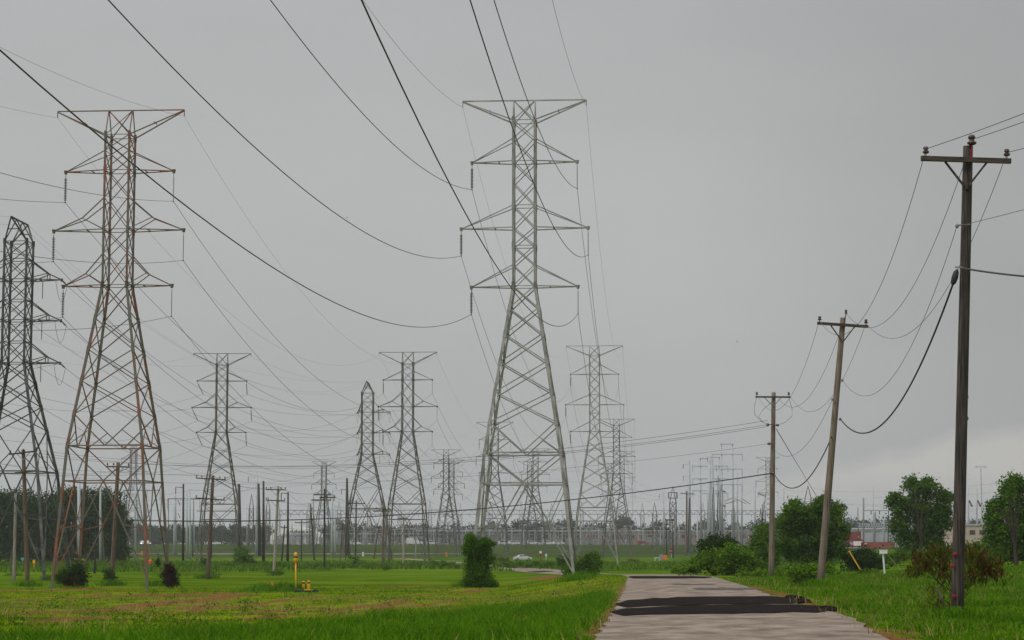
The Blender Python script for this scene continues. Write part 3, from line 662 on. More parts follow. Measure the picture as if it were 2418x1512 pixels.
mb = MB(); sc = [W(2260, 636, 53.7), W(2257, 643, 53.7), W(2254, 655, 53.7), W(2250, 668, 53.7), W(2248, 674, 53.7)]; mb.tube(sc, [.02, .07, .085, .07, .02], 10)
tag(mb.build('splice_closure', M['cable'], None, True, loc=sc[0]), 'black cable splice case hanging beside the nearest wooden pole', 'splice case')
mb = MB(); q = W(2272, 632, 53.82); mb.tube([q, q-Vector((.03, 0, 2)), q-Vector((-.02, 0, 4)), q-Vector((.12, 0, 7.2))], .012, 5); part(P1, 'down_wire', mb, 'cable')
# fittings on poles two and three
mb = MB(); p = W(1997, 742, 90.8); mb.bar(W(1993, 757, 90.8), p, .018); mb.tube([p+Vector((0, 0, z)) for z in (0, .03, .1, .15, .2)], [.03, .06, .05, .06, .02], 8); part(P2_, 'top_insulator', mb, 'porc')
for px, row in ((1966, 898), (1965, 943), (1983, 990)): mb = MB(); mb.ball(W(px+ (22 if row == 898 else 0), row, 90.75), (.06, .05, .07), 8, 6); part(P2_, 'spool_insulator', mb, 'grey')
for px, row in ((1835, 1004), (1812, 1003), (1815, 1048), (1826, 1117)): mb = MB(); mb.ball(W(px, row, 131.7), (.11, .07, .09), 8, 6); mb.bar(W(px, row, 131.7), W(1824, row, 131.8), .02); part(P3_, 'dead_end_insulator', mb, 'porc')
def photo_wire(a, b, b_, r, lab, grp='wires between the three wooden poles', m='wire', n=30, **k):
    return wire(a, b, b_/4, r, lab, grp, m, n, **k)
pinh = Vector((0, 0, .3))
def tip(l, y, px, row): return W(px, row, y)
A1 = [W(2186, 352, 53.8), W(2294, 330, 53.8), W(2377, 361, 53.8)]; A2 = [W(1934, 757, 90.8), W(1997, 740, 90.8), W(2044, 764, 90.8)]; A3 = [W(1786, 930, 131.8), W(1826, 925, 131.8), W(1862, 931, 131.8)]
for nm, a, b, c, dz in zip(('left', 'middle', 'right'), A1, A2, A3, (.6, .9, .7)):
    photo_wire(a, b, 9, .0085, f'{nm} bare wire sagging from the nearest pole top to the leaning pole')
    photo_wire(b, c, 9, .009, f'{nm} bare wire sagging from the leaning pole to the pole beside the thicket')
    photo_wire(a, a+Vector((9.5, -49, 2.2)), 6 if nm == 'right' else 5, .0085, f'{nm} bare wire rising from the nearest pole top out past the right edge', s1=.3)
photo_wire(W(2259, 534, 53.8), W(1988, 898, 90.7), 8.5, .008, 'neutral wire sagging below the crossarm wires from the nearest pole')
photo_wire(W(2262, 534, 53.8), W(2262, 534, 53.8)+Vector((8.5, -49, 1)), 4, .007, 'thin neutral wire leaving the nearest pole past the right edge', s1=.3)
photo_wire(W(1965, 943, 90.7), W(1815, 1048, 131.7), 6, .009, 'thin neutral wire sagging from the leaning pole to the pale pole')
photo_wire(W(2249, 672, 53.7), W(1983, 989, 90.7), 7.5, .027, 'thick dark cable drooping from the splice case to the leaning pole', m='cable', name='telephone_cable', cat='cable')
photo_wire(W(2268, 633, 53.8), W(2268, 633, 53.8)+Vector((8.5, -49, 1.2)), 11, .026, 'thick grey cable leaving the nearest pole past the right edge', m='wire', name='telephone_cable', cat='cable', s1=.3)
photo_wire(W(1963, 1032, 90.7), W(1826, 1117, 131.7), 6, .027, 'thick dark cable drooping from the leaning pole to the pole beside the thicket', m='cable', name='telephone_cable', cat='cable')
# left line of wooden poles reached by the long spans
PL = {}
LP = [
 ('p57', (55, 1062), (66, 1385), 178, .15, .2, 'woodr', 'rust red wooden pole at far left with a tilted crossarm', [(1073, 22, 1065, 88, (.04, .5, .96)), (1117, 35, 1112, 88, ())]),
 ('p278', (279, 1092), (263, 1383), 183, .15, .22, 'woodr', 'bent wooden pole in front of the rusty tower legs', [(1102, 252, 1103, 306, (.03, .3, .95))]),
 ('p37', (37, 1165), (33, 1360), 215, .13, .18, 'woodg', 'plain grey wooden pole with a guy wire at far left', []),
 ('p503', (503, 1123), (490, 1366), 225, .15, .24, 'woodr', 'leaning rust red wooden pole with two crossarms', [(1129, 462, 1133, 533, (.03, .2, .8, .97)), (1176, 461, 1181, 531, (.03, .97))]),
 ('p655', (657, 1148), (646, 1353), 250, .14, .19, 'woodg', 'pale wooden pole with two crossarms left of the yellow marker', [(1156, 627, 1157, 675, (.03, .25, .75, .97)), (1181, 627, 1183, 673, (.03, .97))]),
 ('p766', (766, 1154), (766, 1346), None, .12, .17, 'blackp', 'thin dark wooden pole in front of the white arched building', [(1175, 754, 1175, 792, (.1, .5, .95))]),
 ('p840', (841, 1182), (839, 1330), None, .13, .19, 'wood', 'brown wooden pole left of the small peaked tower base', [(1189, 819, 1189, 862, (.03, .97))]),
 ('p905', (906, 1195), (903, 1336), None, .13, .2, 'woodr', 'wooden pole where the two tower bases meet', [(1202, 885, 1203, 923, (.1, .9)), (1207, 880, 1207, 926, ())]),
 ('p952', (953, 1219), (952, 1334), None, .13, .2, 'woodg', 'short pale wooden pole left of the vine column', [(1224, 940, 1224, 962, ())]),
 ('p893', (894, 1243), (882, 1320), None, .12, .2, 'wood', 'short leaning dark pole between two tower bases', [(1246, 883, 1246, 902, ())]),
 ('p809', (809, 1235), (803, 1318), None, .12, .2, 'wood', 'small leaning dark pole behind the thick black pole', [(1238, 797, 1238, 818, ())]),
 ('p982', (982, 1235), (981, 1319), None, .12, .2, 'grey', 'thin grey pole near the vine column', [(1242, 972, 1242, 992, ())]),
 ('p712', (712, 1228), (711, 1324), None, .12, .17, 'blackp', 'dark short pole with a top crossarm before the white building', [(1234, 696, 1234, 730, (.05, .95))]),
 ('p671', (672, 1240), (664, 1328), None, .12, .2, 'blackp', 'short black pole leaning left of the white building', [(1244, 660, 1247, 680, ())]),
 ('p735', (733, 1190), (742, 1323), None, .15, .22, 'blackp', 'black pole leaning left beside the white building', []),
 ('p226', (229, 1228), (223, 1354), None, .11, .16, 'blackp', 'thin black pole before the dark woods', []),
 ('p422', (240, 1222), (247, 1335), None, .1, .14, 'woodr', 'slim reddish pole among the rusty tower legs', []),
 ('p1621', (1621, 1159), (1620, 1312), None, .2, .3, 'woodr', 'reddish wooden pole beside the thick pale steel pole', [(1165, 1606, 1167, 1640, (.1, .9))]),
 ('p1628', (1628, 1175), (1623, 1306), None, .2, .3, 'wood', 'second wooden pole leaning against the thick pale steel pole', []),
 ('p375', (654, 1250), (655, 1275), 900, .1, .2, 'wood', 'tiny pole by the white building', []),
]
for key, top, bot, y, r0, r1, m, lab, arms in LP[:-1]:
    t, b, tp = pole(top, bot, r0, r1, M[m], lab, y=y, arms=arms, armr=.06 if b1_ and (y or 300) < 260 else .09, group='wooden poles of the far lines' if y is None else 'wooden poles at the left of the field')
    PL[key] = (b, tp)
# long spans from the third pole across the field to the far left pole
for (px, row), (qx, qrow), bb, lab in (((1812, 993), (22, 1070), 7.6, 'upper'), ((1812, 1003), (88, 1063), 7.8, 'middle'), ((1814, 1007), (56, 1066), 7.9, 'lower')):
    photo_wire(W(px, row, 131.8), W(qx, qrow, 178), bb, .012, f'{lab} wire of the three long wires crossing behind the towers', 'long wires crossing the whole field', n=50)
photo_wire(W(1815, 1048, 131.7), W(56, 1117, 178), 6.5, .009, 'faint single wire crossing the field between the long wires and cable', 'long wires crossing the whole field', n=50)
photo_wire(W(1826, 1117, 131.7), W(-60, 1203, 182), 7.4, .034, 'thick dark cable crossing the whole field low in front of the towers', 'long wires crossing the whole field', 'cable', 60, name='telephone_cable', cat='cable')
photo_wire(W(1826, 1118, 131.9), W(-60, 1209, 182), 7.0, .016, 'thinner lower cable lashed along the thick cable across the field', 'long wires crossing the whole field', 'cable', 60, name='telephone_cable', cat='cable')
for k_, (ax, bx) in enumerate((((1787, 936), (1815, 1003)), ((1826, 945), (1808, 1000)), ((1862, 940), (1835, 1004)))):
    a = W(*ax, 131.7); b = W(*bx, 131.7); mid_ = (a+b)/2+Vector(((-.5, -.7, .55)[k_], 0, -.3)); mb = MB(); mb.tube([a, a.lerp(mid_, .5)+Vector(((-.12, -.2, .1)[k_], 0, -.1)), mid_, mid_.lerp(b, .5)+Vector((0, 0, -.12)), b], .012, 5, False)
    part(P3_, 'jumper_wire', mb, 'wire')
# guys
def guy(a, b, label, guard=None, m='wire', r=.012, cat='guy wire'):
    a, b = Vector(a), Vector(b); t = thing('guy_wire', b, label, cat); mb = MB(); mb.tube([a, b], r, 6, False); part(t, 'strand', mb, m)
    if guard: mb = MB(); mb.tube([b, b.lerp(a, guard)], .035, 8); part(t, 'guard_tube', mb, 'yel')
    return t
ga = hit(2038, 1358); guy(W(1832, 1012, 132), ga, 'guy wire with a yellow guard tube running from the pale upright pole', guard=.165)
guy(W(1832, 1014, 132), ga+Vector((.25, 1.2, 0)), 'second bare guy wire beside the yellow guarded one')
gb = Vector(((2130-1208.5)/FP*122, 122, 0)); gb.z = gz(gb.x, 122); a_ = W(2090, 1304, 122); guy(a_, gb, 'short pale green guy beside the small white box on a post', m='arm2', r=.014)
guy(W(49, 1135, 178), hit(19, 1390), 'pale guy wire slanting to the ground at far left')
guy(W(195/3.945, 1140, 200), hit(28, 1360), 'second pale guy wire at far left beside the plain pole')
# ------------------------------------------------------------ steel poles, frames and masts
SP = [ # top px,row  bottom px,row  r_top r_bot mat label  davits [(row,dx_px)]
 (433, 1143, 432, 1324, .2, .3, 'blackp', 'tall black pole left of the rusty tower with slanting strings', [(1152, -18)]),
 (564, 1143, 566, 1310, .45, .75, 'blackp', 'thick black pole behind the right leg of the rusty middle tower', []),
 (500, 1140, 496, 1318, .3, .5, 'blackp', 'black pole hidden behind the leaning rust red pole', []),
 (610, 1142, 613, 1313, .35, .6, 'blackp', 'thick dark pole beside the tall pale steel pole', []),
 (622, 1136, 622, 1327, .2, .35, 'blackp', 'slim black pole right of the thick dark pole', []),
 (680, 1162, 679, 1327, .17, .3, 'blackp', 'slim black pole just right of the pale two arm pole', [(1166, -16)]),
 (819, 1129, 820, 1314, .28, .85, 'blackp', 'thick tapering black pole left of the small peaked tower', [(1157, -13), (1188, 6)]),
 (413, 1161, 413, 1315, .3, .62, 'paleR', 'pale grey steel pole with dark insulators on its right side', [(1182, 8), (1212, 8), (1241, 8)]),
 (440, 1164, 442, 1320, .2, .35, 'paleR', 'pale slim pole directly right of the tall black pole', []),
 (447, 1156, 450, 1322, .2, .35, 'paleR', 'pale slim pole holding a long horizontal arm', [(1157, 36)]),
 (458, 1186, 458, 1305, .15, .25, 'paleR', 'faint grey pole between the pale poles and the leaning red pole', []),
 (606, 1112, 606, 1315, .2, .4, 'paleR', 'tallest pale steel pole beside the thick dark pole', [(1128, -20)]),
 (583, 1192, 583, 1290, .12, .2, 'paleR', 'faint thin pole right of the rusty middle tower', []),
 (784, 1153, 784, 1318, .22, .42, 'paleR', 'left pale pole of a close pair before the far tower', [(1172, -14)]),
 (790, 1193, 791, 1318, .2, .35, 'paleR', 'right shorter pale pole of a close pair', []),
 (80, 1126, 76, 1323, .14, .28, 'paleR', 'pale steel pole before the dark woods at far left', []),
 (237, 1107, 237, 1330, .15, .28, 'paleR', 'pale steel pole before the woods right of the rusty leg', []),
 (186, 1128, 187, 1328, .3, .42, 'paleR', 'thick pale pole inside the legs of the big rusty tower', []),
 (131, 1127, 133, 1290, .2, .3, 'paleR', 'pale pole hidden behind the dark peaked tower leg', []),
 (320, 1129, 319, 1327, .14, .28, 'paleR', 'pale steel pole right of the dark woods', []),
 (1626, 1088, 1626, 1304, .45, .95, 'paleR', 'thick pale steel pole with short left davits', [(1098, -13), (1126, -13)]),
 (1675, 1080, 1675, 1306, .5, 1.15, 'paleR', 'left one of two thick pale steel poles standing together', [(1082, -5)]),
 (1680, 1087, 1682, 1306, .5, 1.15, 'paleR', 'right one of two thick pale steel poles standing together', []),
 (1695, 1125, 1693, 1300, .25, .4, 'paleR', 'slim pole with slanting dark strain insulators', []),
 (1711, 1168, 1709, 1300, .2, .3, 'paleR', 'short slim pole behind the two post frame', []),
 (1740, 1116, 1741, 1296, .25, .42, 'paleR', 'slim pale pole right of the two post frame, left of a pair', []),
 (1751, 1113, 1751, 1297, .25, .42, 'paleR', 'slim pale pole right of the two post frame, right of a pair', []),
 (1782, 1135, 1782, 1290, .22, .35, 'paleR', 'pale pole left of the lone distant tower', []),
 (1850, 1154, 1850, 1290, .2, .3, 'paleR', 'pale pole behind the willow, right of the pale wooden pole', []),
 (1646, 1209, 1646, 1311, .2, .3, 'paleR', 'short pale pole right of the reddish wooden pole', []),
 (1566, 1162, 1567, 1298, .25, .45, 'paleR', 'pale steel pole with a small left davit near the stop sign', [(1169, -10)]),
 (1595, 1161, 1596, 1300, .25, .5, 'paleR', 'pale steel pole just right of the caged lattice mast', []),
 (2061, 1148, 2062, 1292, .12, .2, 'paleR', 'tall thin pole before the red containers', []),
 (2038, 1176, 2038, 1262, .28, .28, 'grey', 'grey pole with a spike top behind the containers', []),
 (2025, 1199, 2025, 1290, .12, .2, 'woodr', 'short reddish pole in front of the stacked container', []),
 (2086, 1187, 2087, 1285, .15, .25, 'paleR', 'pale tapering pole left of the cottonwood', []),
 (2066, 1210, 2063, 1284, .3, .4, 'grey', 'stout grey pole beside the tall thin pole', []),
 (2097, 1207, 2096, 1285, .12, .2, 'blackp', 'black thin pole against the cottonwood edge', []),
 (2285, 1152, 2286, 1275, .25, .3, 'paleR', 'left pale pole with a slanting black insulator right of the near pole', []),
 (2305, 1153, 2306, 1275, .25, .3, 'paleR', 'right pale pole with a slanting black insulator right of the near pole', []),
]
for k_, (tx, tr, bx, br_, r0, r1, m, lab, dav) in enumerate(SP):
    b = hit(bx, br_) if br_ > 1300 else None
    y = b.y if b is not None else (820 if tx < 1900 else 700)
    y = min(y, 830); b = Vector((W(bx, br_, y).x, y, gz(W(bx, br_, y).x, y))); tp = W(tx, tr, y)
    sz = (tp.z-b.z)/26; t = thing('steel_pole', b, lab, 'steel pole', 'steel line poles'); mb = MB(); mb.tube([b-Vector((0, 0, .4)), b.lerp(tp, .5), tp], [r1, (r0+r1)/2, r0], 12)
    part(t, 'shaft', mb, m, True)
    for row, dx in dav:
        a = W(tx, row, y); e = W(tx+dx, row-2 if dx < 0 else row+1, y); mb = MB(); mb.bar(a, e, .09, r2=.05)
        part(t, 'davit_arm', mb, m)
        mb = MB(); i0 = e; i1 = e+Vector((0, 0, -1.6)) if dx < 0 else e+Vector((.5, 0, -1.3)); mb.tube([i0, i1], .1, 6); part(t, 'insulator', mb, 'porc')
    if 'strain' in lab or 'slanting black' in lab:
        for row in ((1156, 1190, 1223) if tx < 1900 else (1183,)):
            a = W(tx+3, row, y); e = W(tx+(17 if tx < 1900 else 9), row+(6 if tx < 1900 else 12), y-3); mb = MB(); mb.tube([a, e], .28 if tx < 1900 else .34, 8); part(t, 'insulator', mb, 'porc')
def frame(legs, bars, drops, y, m, label, r=.3, name='pole_structure', cat='pole structure', br=.16):
    x0 = W(legs[0][0], 1300, y).x; t = thing(name, (x0, y, gz(x0, y)), label, cat, 'multi post line structures')
    for px, row in legs:
        tp = W(px, row, y); mb = MB(); mb.tube([(tp.x, y, gz(tp.x, y)-.3), tp], [r*1.5, r*.7], 10); part(t, 'post', mb, m, True)
    for p0, p1, row in bars: mb = MB(); mb.bar(W(p0, row, y-.3), W(p1, row, y-.3), br); part(t, 'crossbeam', mb, m)
    for px, row, ln in drops: mb = MB(); a = W(px, row, y-.3); mb.tube([a, a-Vector((0, 0, ln))], .09, 6); part(t, 'insulator', mb, 'poly')
frame([(1703, 1049), (1729, 1049)], [(1700, 1732, 1049), (1681, 1752, 1073), (1681, 1752, 1108), (1681, 1752, 1144.5)], [(p, r_, 2.6) for r_ in (1073, 1108, 1144.5) for p in (1681, 1752)], 800, 'paleR', 'tallest two post steel frame with three long crossbeams')
frame([(1653, 1082), (1698, 1080)], [(1651, 1675, 1083), (1671, 1699, 1080), (1635, 1718, 1101), (1635, 1718, 1131), (1635, 1691, 1159), (1655, 1718, 1165.5)], [(p, r_, 2.2) for r_ in (1101, 1131, 1159) for p in (1635, 1691)]+[(1718, 1101, 2.2), (1718, 1166, 2.2)], 790, 'paleR', 'wide two post steel frame just left of the tallest frame')
frame([(347, 1158), (299, 1158)], [(294, 378, 1158)], [(294, 1158, 3), (378, 1158, 3)], 640, 'far', 'thin steel frame seen between rusty tower legs', r=.12, br=.12)
frame([(398, 1178), (457, 1178)], [(396, 482, 1178), (465, 560, 1207)], [(396, 1178, 3), (472, 1178, 3)], 620, 'far', 'thin steel frame behind the tall black pole', r=.12, br=.12)
frame([(1573, 1228), (1588, 1228)], [(1570, 1592, 1228)], [], 560, 'blackp', 'small dark portal frame left of the caged mast', r=.14)
frame([(740, 1180), (775, 1180)], [(735, 790, 1181), (740, 785, 1168)], [], 720, 'far', 'dark platform frame hung under the far tower arms', r=.12, br=.25)
# strain insulators spread like fans right of the frame
t = thing('strain_insulator_set', W(1730, 1180, 780), 'fanned long strain insulators strung between the slim pale poles', 'insulators')
for (x0, r0), (x1, r1) in (((1729, 1176), (1711, 1184)), ((1734, 1177), (1760, 1189)), ((1752, 1178), (1770, 1190)), ((1738, 1182), (1712, 1190)), ((1790, 1164), (1806, 1168)), ((1806, 1172), (1789, 1166))):
    mb = MB(); mb.tube([W(x0, r0, 780), W(x1, r1, 776)], .16, 6); part(t, 'insulator_string', mb, 'poly')
# lattice masts and the long gantry of the switchyard
def mast(mb, x, y, z0, H, w0=.95, pk=.72):
    hp = H*pk; c = [(-1, -1), (1, -1), (1, 1), (-1, 1)]
    for i, (a, b) in enumerate(c):
        mb.bar((x+a*w0, y+b*w0, z0), (x+a*w0*.85, y+b*w0*.85, z0+hp), .10); mb.bar((x+a*w0*.85, y+b*w0*.85, z0+hp), (x, y, z0+H), .07)
        a2, b2 = c[(i+1) % 4]
        for k in range(7):
            h0, h1 = z0+hp*k/7, z0+hp*(k+1)/7
            if i % 2 == 0: mb.bar((x+a*w0*.9, y+b*w0*.9, h0), (x+a2*w0*.9, y+b2*w0*.9, h1), .05); mb.bar((x+a2*w0*.9, y+b2*w0*.9, h0), (x+a*w0*.9, y+b*w0*.9, h1), .05)
            mb.bar((x+a*w0*.9, y+b*w0*.9, h1), (x+a2*w0*.9, y+b2*w0*.9, h1), .045)
YG = 1010
gx0, gx1 = W(655, 1210, YG).x, W(1862, 1210, YG).x; gz0 = gz(0, YG)
t = thing('substation_gantry', ((gx0+gx1)/2, YG, gz0), 'long horizontal box truss carried on pointed lattice masts across the switchyard', 'gantry')
mb = MB(); ztop, zbot = W(1200, 1205.5, YG).z, W(1200, 1215, YG).z; nb = 150
for yy in (-.9, .9):
    for zz in (ztop, zbot): mb.bar((gx0, YG+yy, zz), (gx1, YG+yy, zz), .11)
    for k in range(nb):
        xa = gx0+(gx1-gx0)*k/nb; xb = gx0+(gx1-gx0)*(k+1)/nb; mb.bar((xa, YG+yy, ztop if k % 2 else zbot), (xb, YG+yy, zbot if k % 2 else ztop), .06)
part(t, 'truss_beam', mb, 'grey')
for k in range(17):
    px = 657+71.6*k; x = W(px, 1200, YG).x; mb = MB(); mast(mb, x, YG+.1, gz0, W(px, 1186+3*math.sin(k*2.3), YG).z-gz0); part(t, 'lattice_mast', mb, 'grey')
for k in range(60): mb = MB(); x = gx0+(gx1-gx0)*(k+.5)/60; mb.tube([(x, YG-1, zbot), (x+(.4 if k % 3 else -.3), YG-1.3, zbot-1.3)], .1, 5); part(t, 'insulator', mb, 'porc')
for px, row, brow, w_, lab in ((594, 1166, 1312, .9, 'slender pointed lattice mast left of the tall pale pole'), (633, 1172, 1300, .8, 'slender pointed lattice mast left of the pale two arm pole'),
                            (1588, 1147, 1309, 1.3, 'lattice mast with a cage near its top, beside the stop sign'), (1907, 1145, 1290, 1.5, 'pointed lattice mast above the willow trees'),
                            (737, 1196, 1290, .9, 'thin lattice mast left of the far tower over the white building'), (1545, 1186, 1285, .9, 'thin pointed mast behind the small pale poles')):
    y = 760; x = W(px, row, y).x; z0 = gz(x, y); t = thing('lattice_mast', (x, y, z0), lab, 'lattice mast', 'free standing lattice masts'); mb = MB(); mast(mb, x, y, z0-.2, W(px, row, y).z-z0, w_, .75); part(t, 'lattice', mb, 'mid')
    if 'cage' in lab: mb = MB(); mb.box((x, y, W(px, 1170, y).z), (1.5, 1.5, 1.0)); c = part(t, 'cage', mb, 'mid'); wf = c.modifiers.new('wires', 'WIREFRAME'); wf.thickness = .25
# stadium style light mast
y = 760; x = W(2315, 1101, y).x; z0 = gz(x, y); t = thing('light_mast', (x, y, z0), 'tall thin floodlight mast with a ring of lamps at right', 'light mast'); tp = W(2315, 1104, y)
mb = MB(); mb.tube([(x, y, z0), tp], [.3, .14], 8); part(t, 'shaft', mb, 'paleR'); mb = MB(); mb.bar(tp+Vector((-2, 0, .4)), tp+Vector((2, 0, .4)), .1); part(t, 'lamp_bar', mb, 'paleR')
for dx in (-1.9, -1.2, 1.2, 1.9): mb = MB(); mb.box(tp+Vector((dx, 0, -.05)), (.3, .3, .16)); part(t, 'floodlight', mb, 'white')
# ------------------------------------------------------------ switchyard equipment
def put(o, x, y, label=None, rz=0, sc=1): o.location = (x, y, gz(x, y)-.05); o.rotation_euler.z = rz; o.scale = (sc, sc, sc); (o.__setitem__('label', label) if label else None); return o
def local_thing(name, label, cat, group=None): return thing(name, (0, 0, 0), label, cat, group)
# three kinds, then copies
k1 = local_thing('bus_support', 'grey switchyard stand with a beam and three insulators behind the green bank', 'bus support', 'switchyard bus supports')
mb = MB()
for sx_ in (-1.6, 1.6): mb.bar((sx_, 0, 0), (sx_, 0, 6.2), .16)
mb.bar((-1.6, 0, 4), (1.6, 0, 5.6), .06); part(k1, 'stand', mb, 'grey'); mb = MB(); mb.bar((-2.6, 0, 6.3), (2.6, 0, 6.3), .16); part(k1, 'beam', mb, 'grey')
for x in (-2.2, 0, 2.2): mb = MB(); mb.tube([(x, 0, 6.4), (x, 0, 6.8), (x, 0, 7.9)], [.2, .24, .12], 6); part(k1, 'insulator', mb, 'porc')
k2 = local_thing('breaker', 'dark switchyard breaker tank with three bushings on a frame', 'breaker', 'switchyard breakers')
mb = MB(); mb.box((0, 0, 1.6), (1.5, 1, .9)); mb.box((0, 0, .4), (1.2, .8, .4)); part(k2, 'tank', mb, 'grey')
for x in (-1, 0, 1): mb = MB(); mb.tube([(x, 0, 2.5), (x, -.2, 4.6)], [.22, .1], 6); part(k2, 'bushing', mb, 'brown')
k3 = local_thing('bus_column', 'thin pale switchyard column topped by an insulator', 'bus column', 'switchyard columns')
mb = MB(); mb.bar((0, 0, 0), (0, 0, 7.5), .17); mb.bar((-1.1, 0, 7.4), (1.1, 0, 7.4), .1); part(k3, 'column', mb, 'wall'); mb = MB(); mb.tube([(0, 0, 7.5), (0, 0, 9.2)], [.18, .08], 6); part(k3, 'insulator', mb, 'porc')
def xr(px, y): return (px-1208.5)/FP*y
protos = ((k1, 58), (k2, 46), (k3, 70))
for o, n_ in protos:
    for i in range(n_):
        c = o if i == 0 else copy_tree(o); y = 900+random.random()*100; px = 640+(1840-640)*(i+random.random()*.8)/n_
        if 636 < px < 764 and i % 3: px += 124
        put(c, xr(px, y), y, sc=random.uniform(.85, 1.2))
for i, (row, y, p0, p1) in enumerate(((1254, 905, 985, 1815), (1262, 935, 1000, 1700), (1261, 905, 660, 1010), (1271, 890, 700, 1500), (1250, 960, 880, 1240))):
    a, b = W(p0, row, y), W(p1, row, y); mb = MB(); mb.tube([a, a.lerp(b, .5), b], .16 if i else .2, 6)
    tag(mb.build('bus_pipe', M['wall'] if i in (0, 2) else M['grey'], None, True, loc=a), ('highest long pale bus pipe across the right switchyard', 'second long grey bus pipe below the highest one', 'pale bus pipe crossing in front of the white arched building', 'lowest grey bus pipe near the bank top', 'short grey bus pipe behind the left switchyard')[i], 'bus pipe', 'bus pipes of the switchyard')
for i, (px, w_, h_, m, lab) in enumerate(((905, 7, 6, 'grey', 'left grey transformer with radiators'), (1100, 8, 6.5, 'grey', 'grey transformer behind the vine column'), (1310, 6, 5, 'brown', 'brown transformer right of the vine column'), (1395, 7, 5.5, 'brown', 'brown transformer left of the brick building'), (1540, 6, 5, 'grey', 'grey transformer right of the brick building'), (985, 6, 5.5, 'grey', 'grey transformer near the reddish small tower feet'))):
    y = 975; x = xr(px, y); z0 = gz(x, y); t = thing('transformer', (x, y, z0), lab+' in the switchyard', 'transformer', 'large switchyard transformers')
    mb = MB(); mb.box((x, y, z0+h_*.35), (w_/2, 2.2, h_*.35)); part(t, 'tank', mb, m)
    mb = MB(); [mb.box((x-w_*.4+k*.7, y-2.6, z0+h_*.33), (.22, .4, h_*.26)) for k in range(int(w_/.8))]; part(t, 'radiator', mb, 'grey')
    for dx in (-.3, 0, .3): mb = MB(); mb.tube([(x+dx*w_, y, z0+h_*.7), (x+dx*w_*1.25, y-.5, z0+h_*1.25)], [.25, .1], 6); part(t, 'bushing', mb, 'porc')
# buildings
def building(name, px0, px1, top, y, depth, m, label, roof='grey', nwin=0, winm='glass', wrow=(0, 0), cat='building', over=.3, z0=None):
    x0, x1 = xr(px0, y), xr(px1, y); z0 = gz((x0+x1)/2, y)-.3 if z0 is None else z0; zt = W(px0, top, y).z
    t = thing(name, ((x0+x1)/2, y, z0), label, cat); mb = MB(); mb.box(((x0+x1)/2, y+depth/2, (z0+zt)/2), ((x1-x0)/2, depth/2, (zt-z0)/2)); part(t, 'wall', mb, m)
    mb = MB(); mb.box(((x0+x1)/2, y+depth/2, zt+.2), ((x1-x0)/2+over, depth/2+over, .22)); part(t, 'roof', mb, roof)
    for k in range(nwin):
        xc = x0+(x1-x0)*(k+.5)/nwin; za, zb = W(0, wrow[0], y).z, W(0, wrow[1], y).z; mb = MB(); mb.box((xc, y-.05, (za+zb)/2), ((x1-x0)/nwin*.28, .1, abs(za-zb)/2)); part(t, 'window', mb, winm)
    return t
building('brick_building', 1372, 1566, 1257, 1120, 30, 'brick', 'long low brown brick building behind the right switchyard', nwin=9, wrow=(1264, 1272))
building('brick_building', 1150, 1240, 1262, 1120, 30, 'brown', 'low brown building behind the vine column', nwin=4, wrow=(1268, 1274))
building('grey_building', 1600, 1790, 1256, 1130, 30, 'brick', 'brown building behind the thick pale steel poles', nwin=8, wrow=(1263, 1270))
t = thing('gabled_building', (xr(1476, 1130), 1130, 2), 'low reddish gable roof rising above the brick building', 'building'); a, b, c = W(1438, 1256, 1130), W(1512, 1256, 1130), W(1476, 1246, 1130)
mb = MB(); o_ = Vector((0, 20, 0)); i_ = [a, b, c, a+o_, b+o_, c+o_]; mb.v = i_; mb.f = [(0, 1, 2), (5, 4, 3), (0, 2, 5, 3), (1, 4, 5, 2), (0, 3, 4, 1)]; part(t, 'gable', mb, 'brick')
building('control_house', 1206, 1240, 1271, 1010, 10, 'grey', 'small grey control house right of the reddish far tower legs', nwin=2, wrow=(1275, 1280))
building('tan_building', 2255, 2370, 1241, 640, 30, 'tan', 'tan flat roofed building behind the near wooden pole', roof='wall', nwin=5, wrow=(1252, 1262))
building('white_building', 1985, 2150, 1250, 740, 30, 'wall', 'pale grey warehouse behind the red containers', roof='white', nwin=7, winm='grey', wrow=(1254, 1256))
# white arched building
y = 1150; t = thing('arched_building', (xr(695, y), y, gz(0, y)), 'white building with an arched roof and dark bays behind the switchyard', 'building')
prof = [(634, 1284), (636, 1270), (641, 1262), (655, 1253), (672, 1246), (690, 1243.5), (712, 1246), (735, 1252), (748, 1260), (757, 1271), (763, 1284)]
fr = [W(a, b, y) for a, b in prof]; bk = [p+Vector((0, 30, 0)) for p in fr]; mb = MB(); n_ = len(fr); mb.v = fr+bk; mb.f = [tuple(reversed(range(n_))), tuple(range(n_, 2*n_))]+[(k, k+1, n_+k+1, n_+k) for k in range(n_-1)]; part(t, 'shell', mb, 'offw')
for k in range(7): p0 = 676+k*9.2; mb = MB(); a = W(p0, 1262, y-.4); b = W(p0+6, 1252.5+abs(k-2)*.4, y-.4); mb.box((a+b)/2, ((b.x-a.x)/2, .25, (b.z-a.z)/2)); part(t, 'window', mb, 'grey')
for k, (p0, p1) in enumerate(((650, 657), (662, 668), (678, 700), (704, 716), (724, 729))): mb = MB(); a = W(p0, 1284, y-.4); b = W(p1, 1265.5, y-.4); mb.box((a+b)/2, ((b.x-a.x)/2, .25, (b.z-a.z)/2)); part(t, 'door_bay', mb, 'grey')
mb = MB(); a = W(660, 1264, y-.6); b = W(742, 1262.4, y-.6); mb.box((a+b)/2, ((b.x-a.x)/2, .3, .2)); part(t, 'canopy', mb, 'wall')
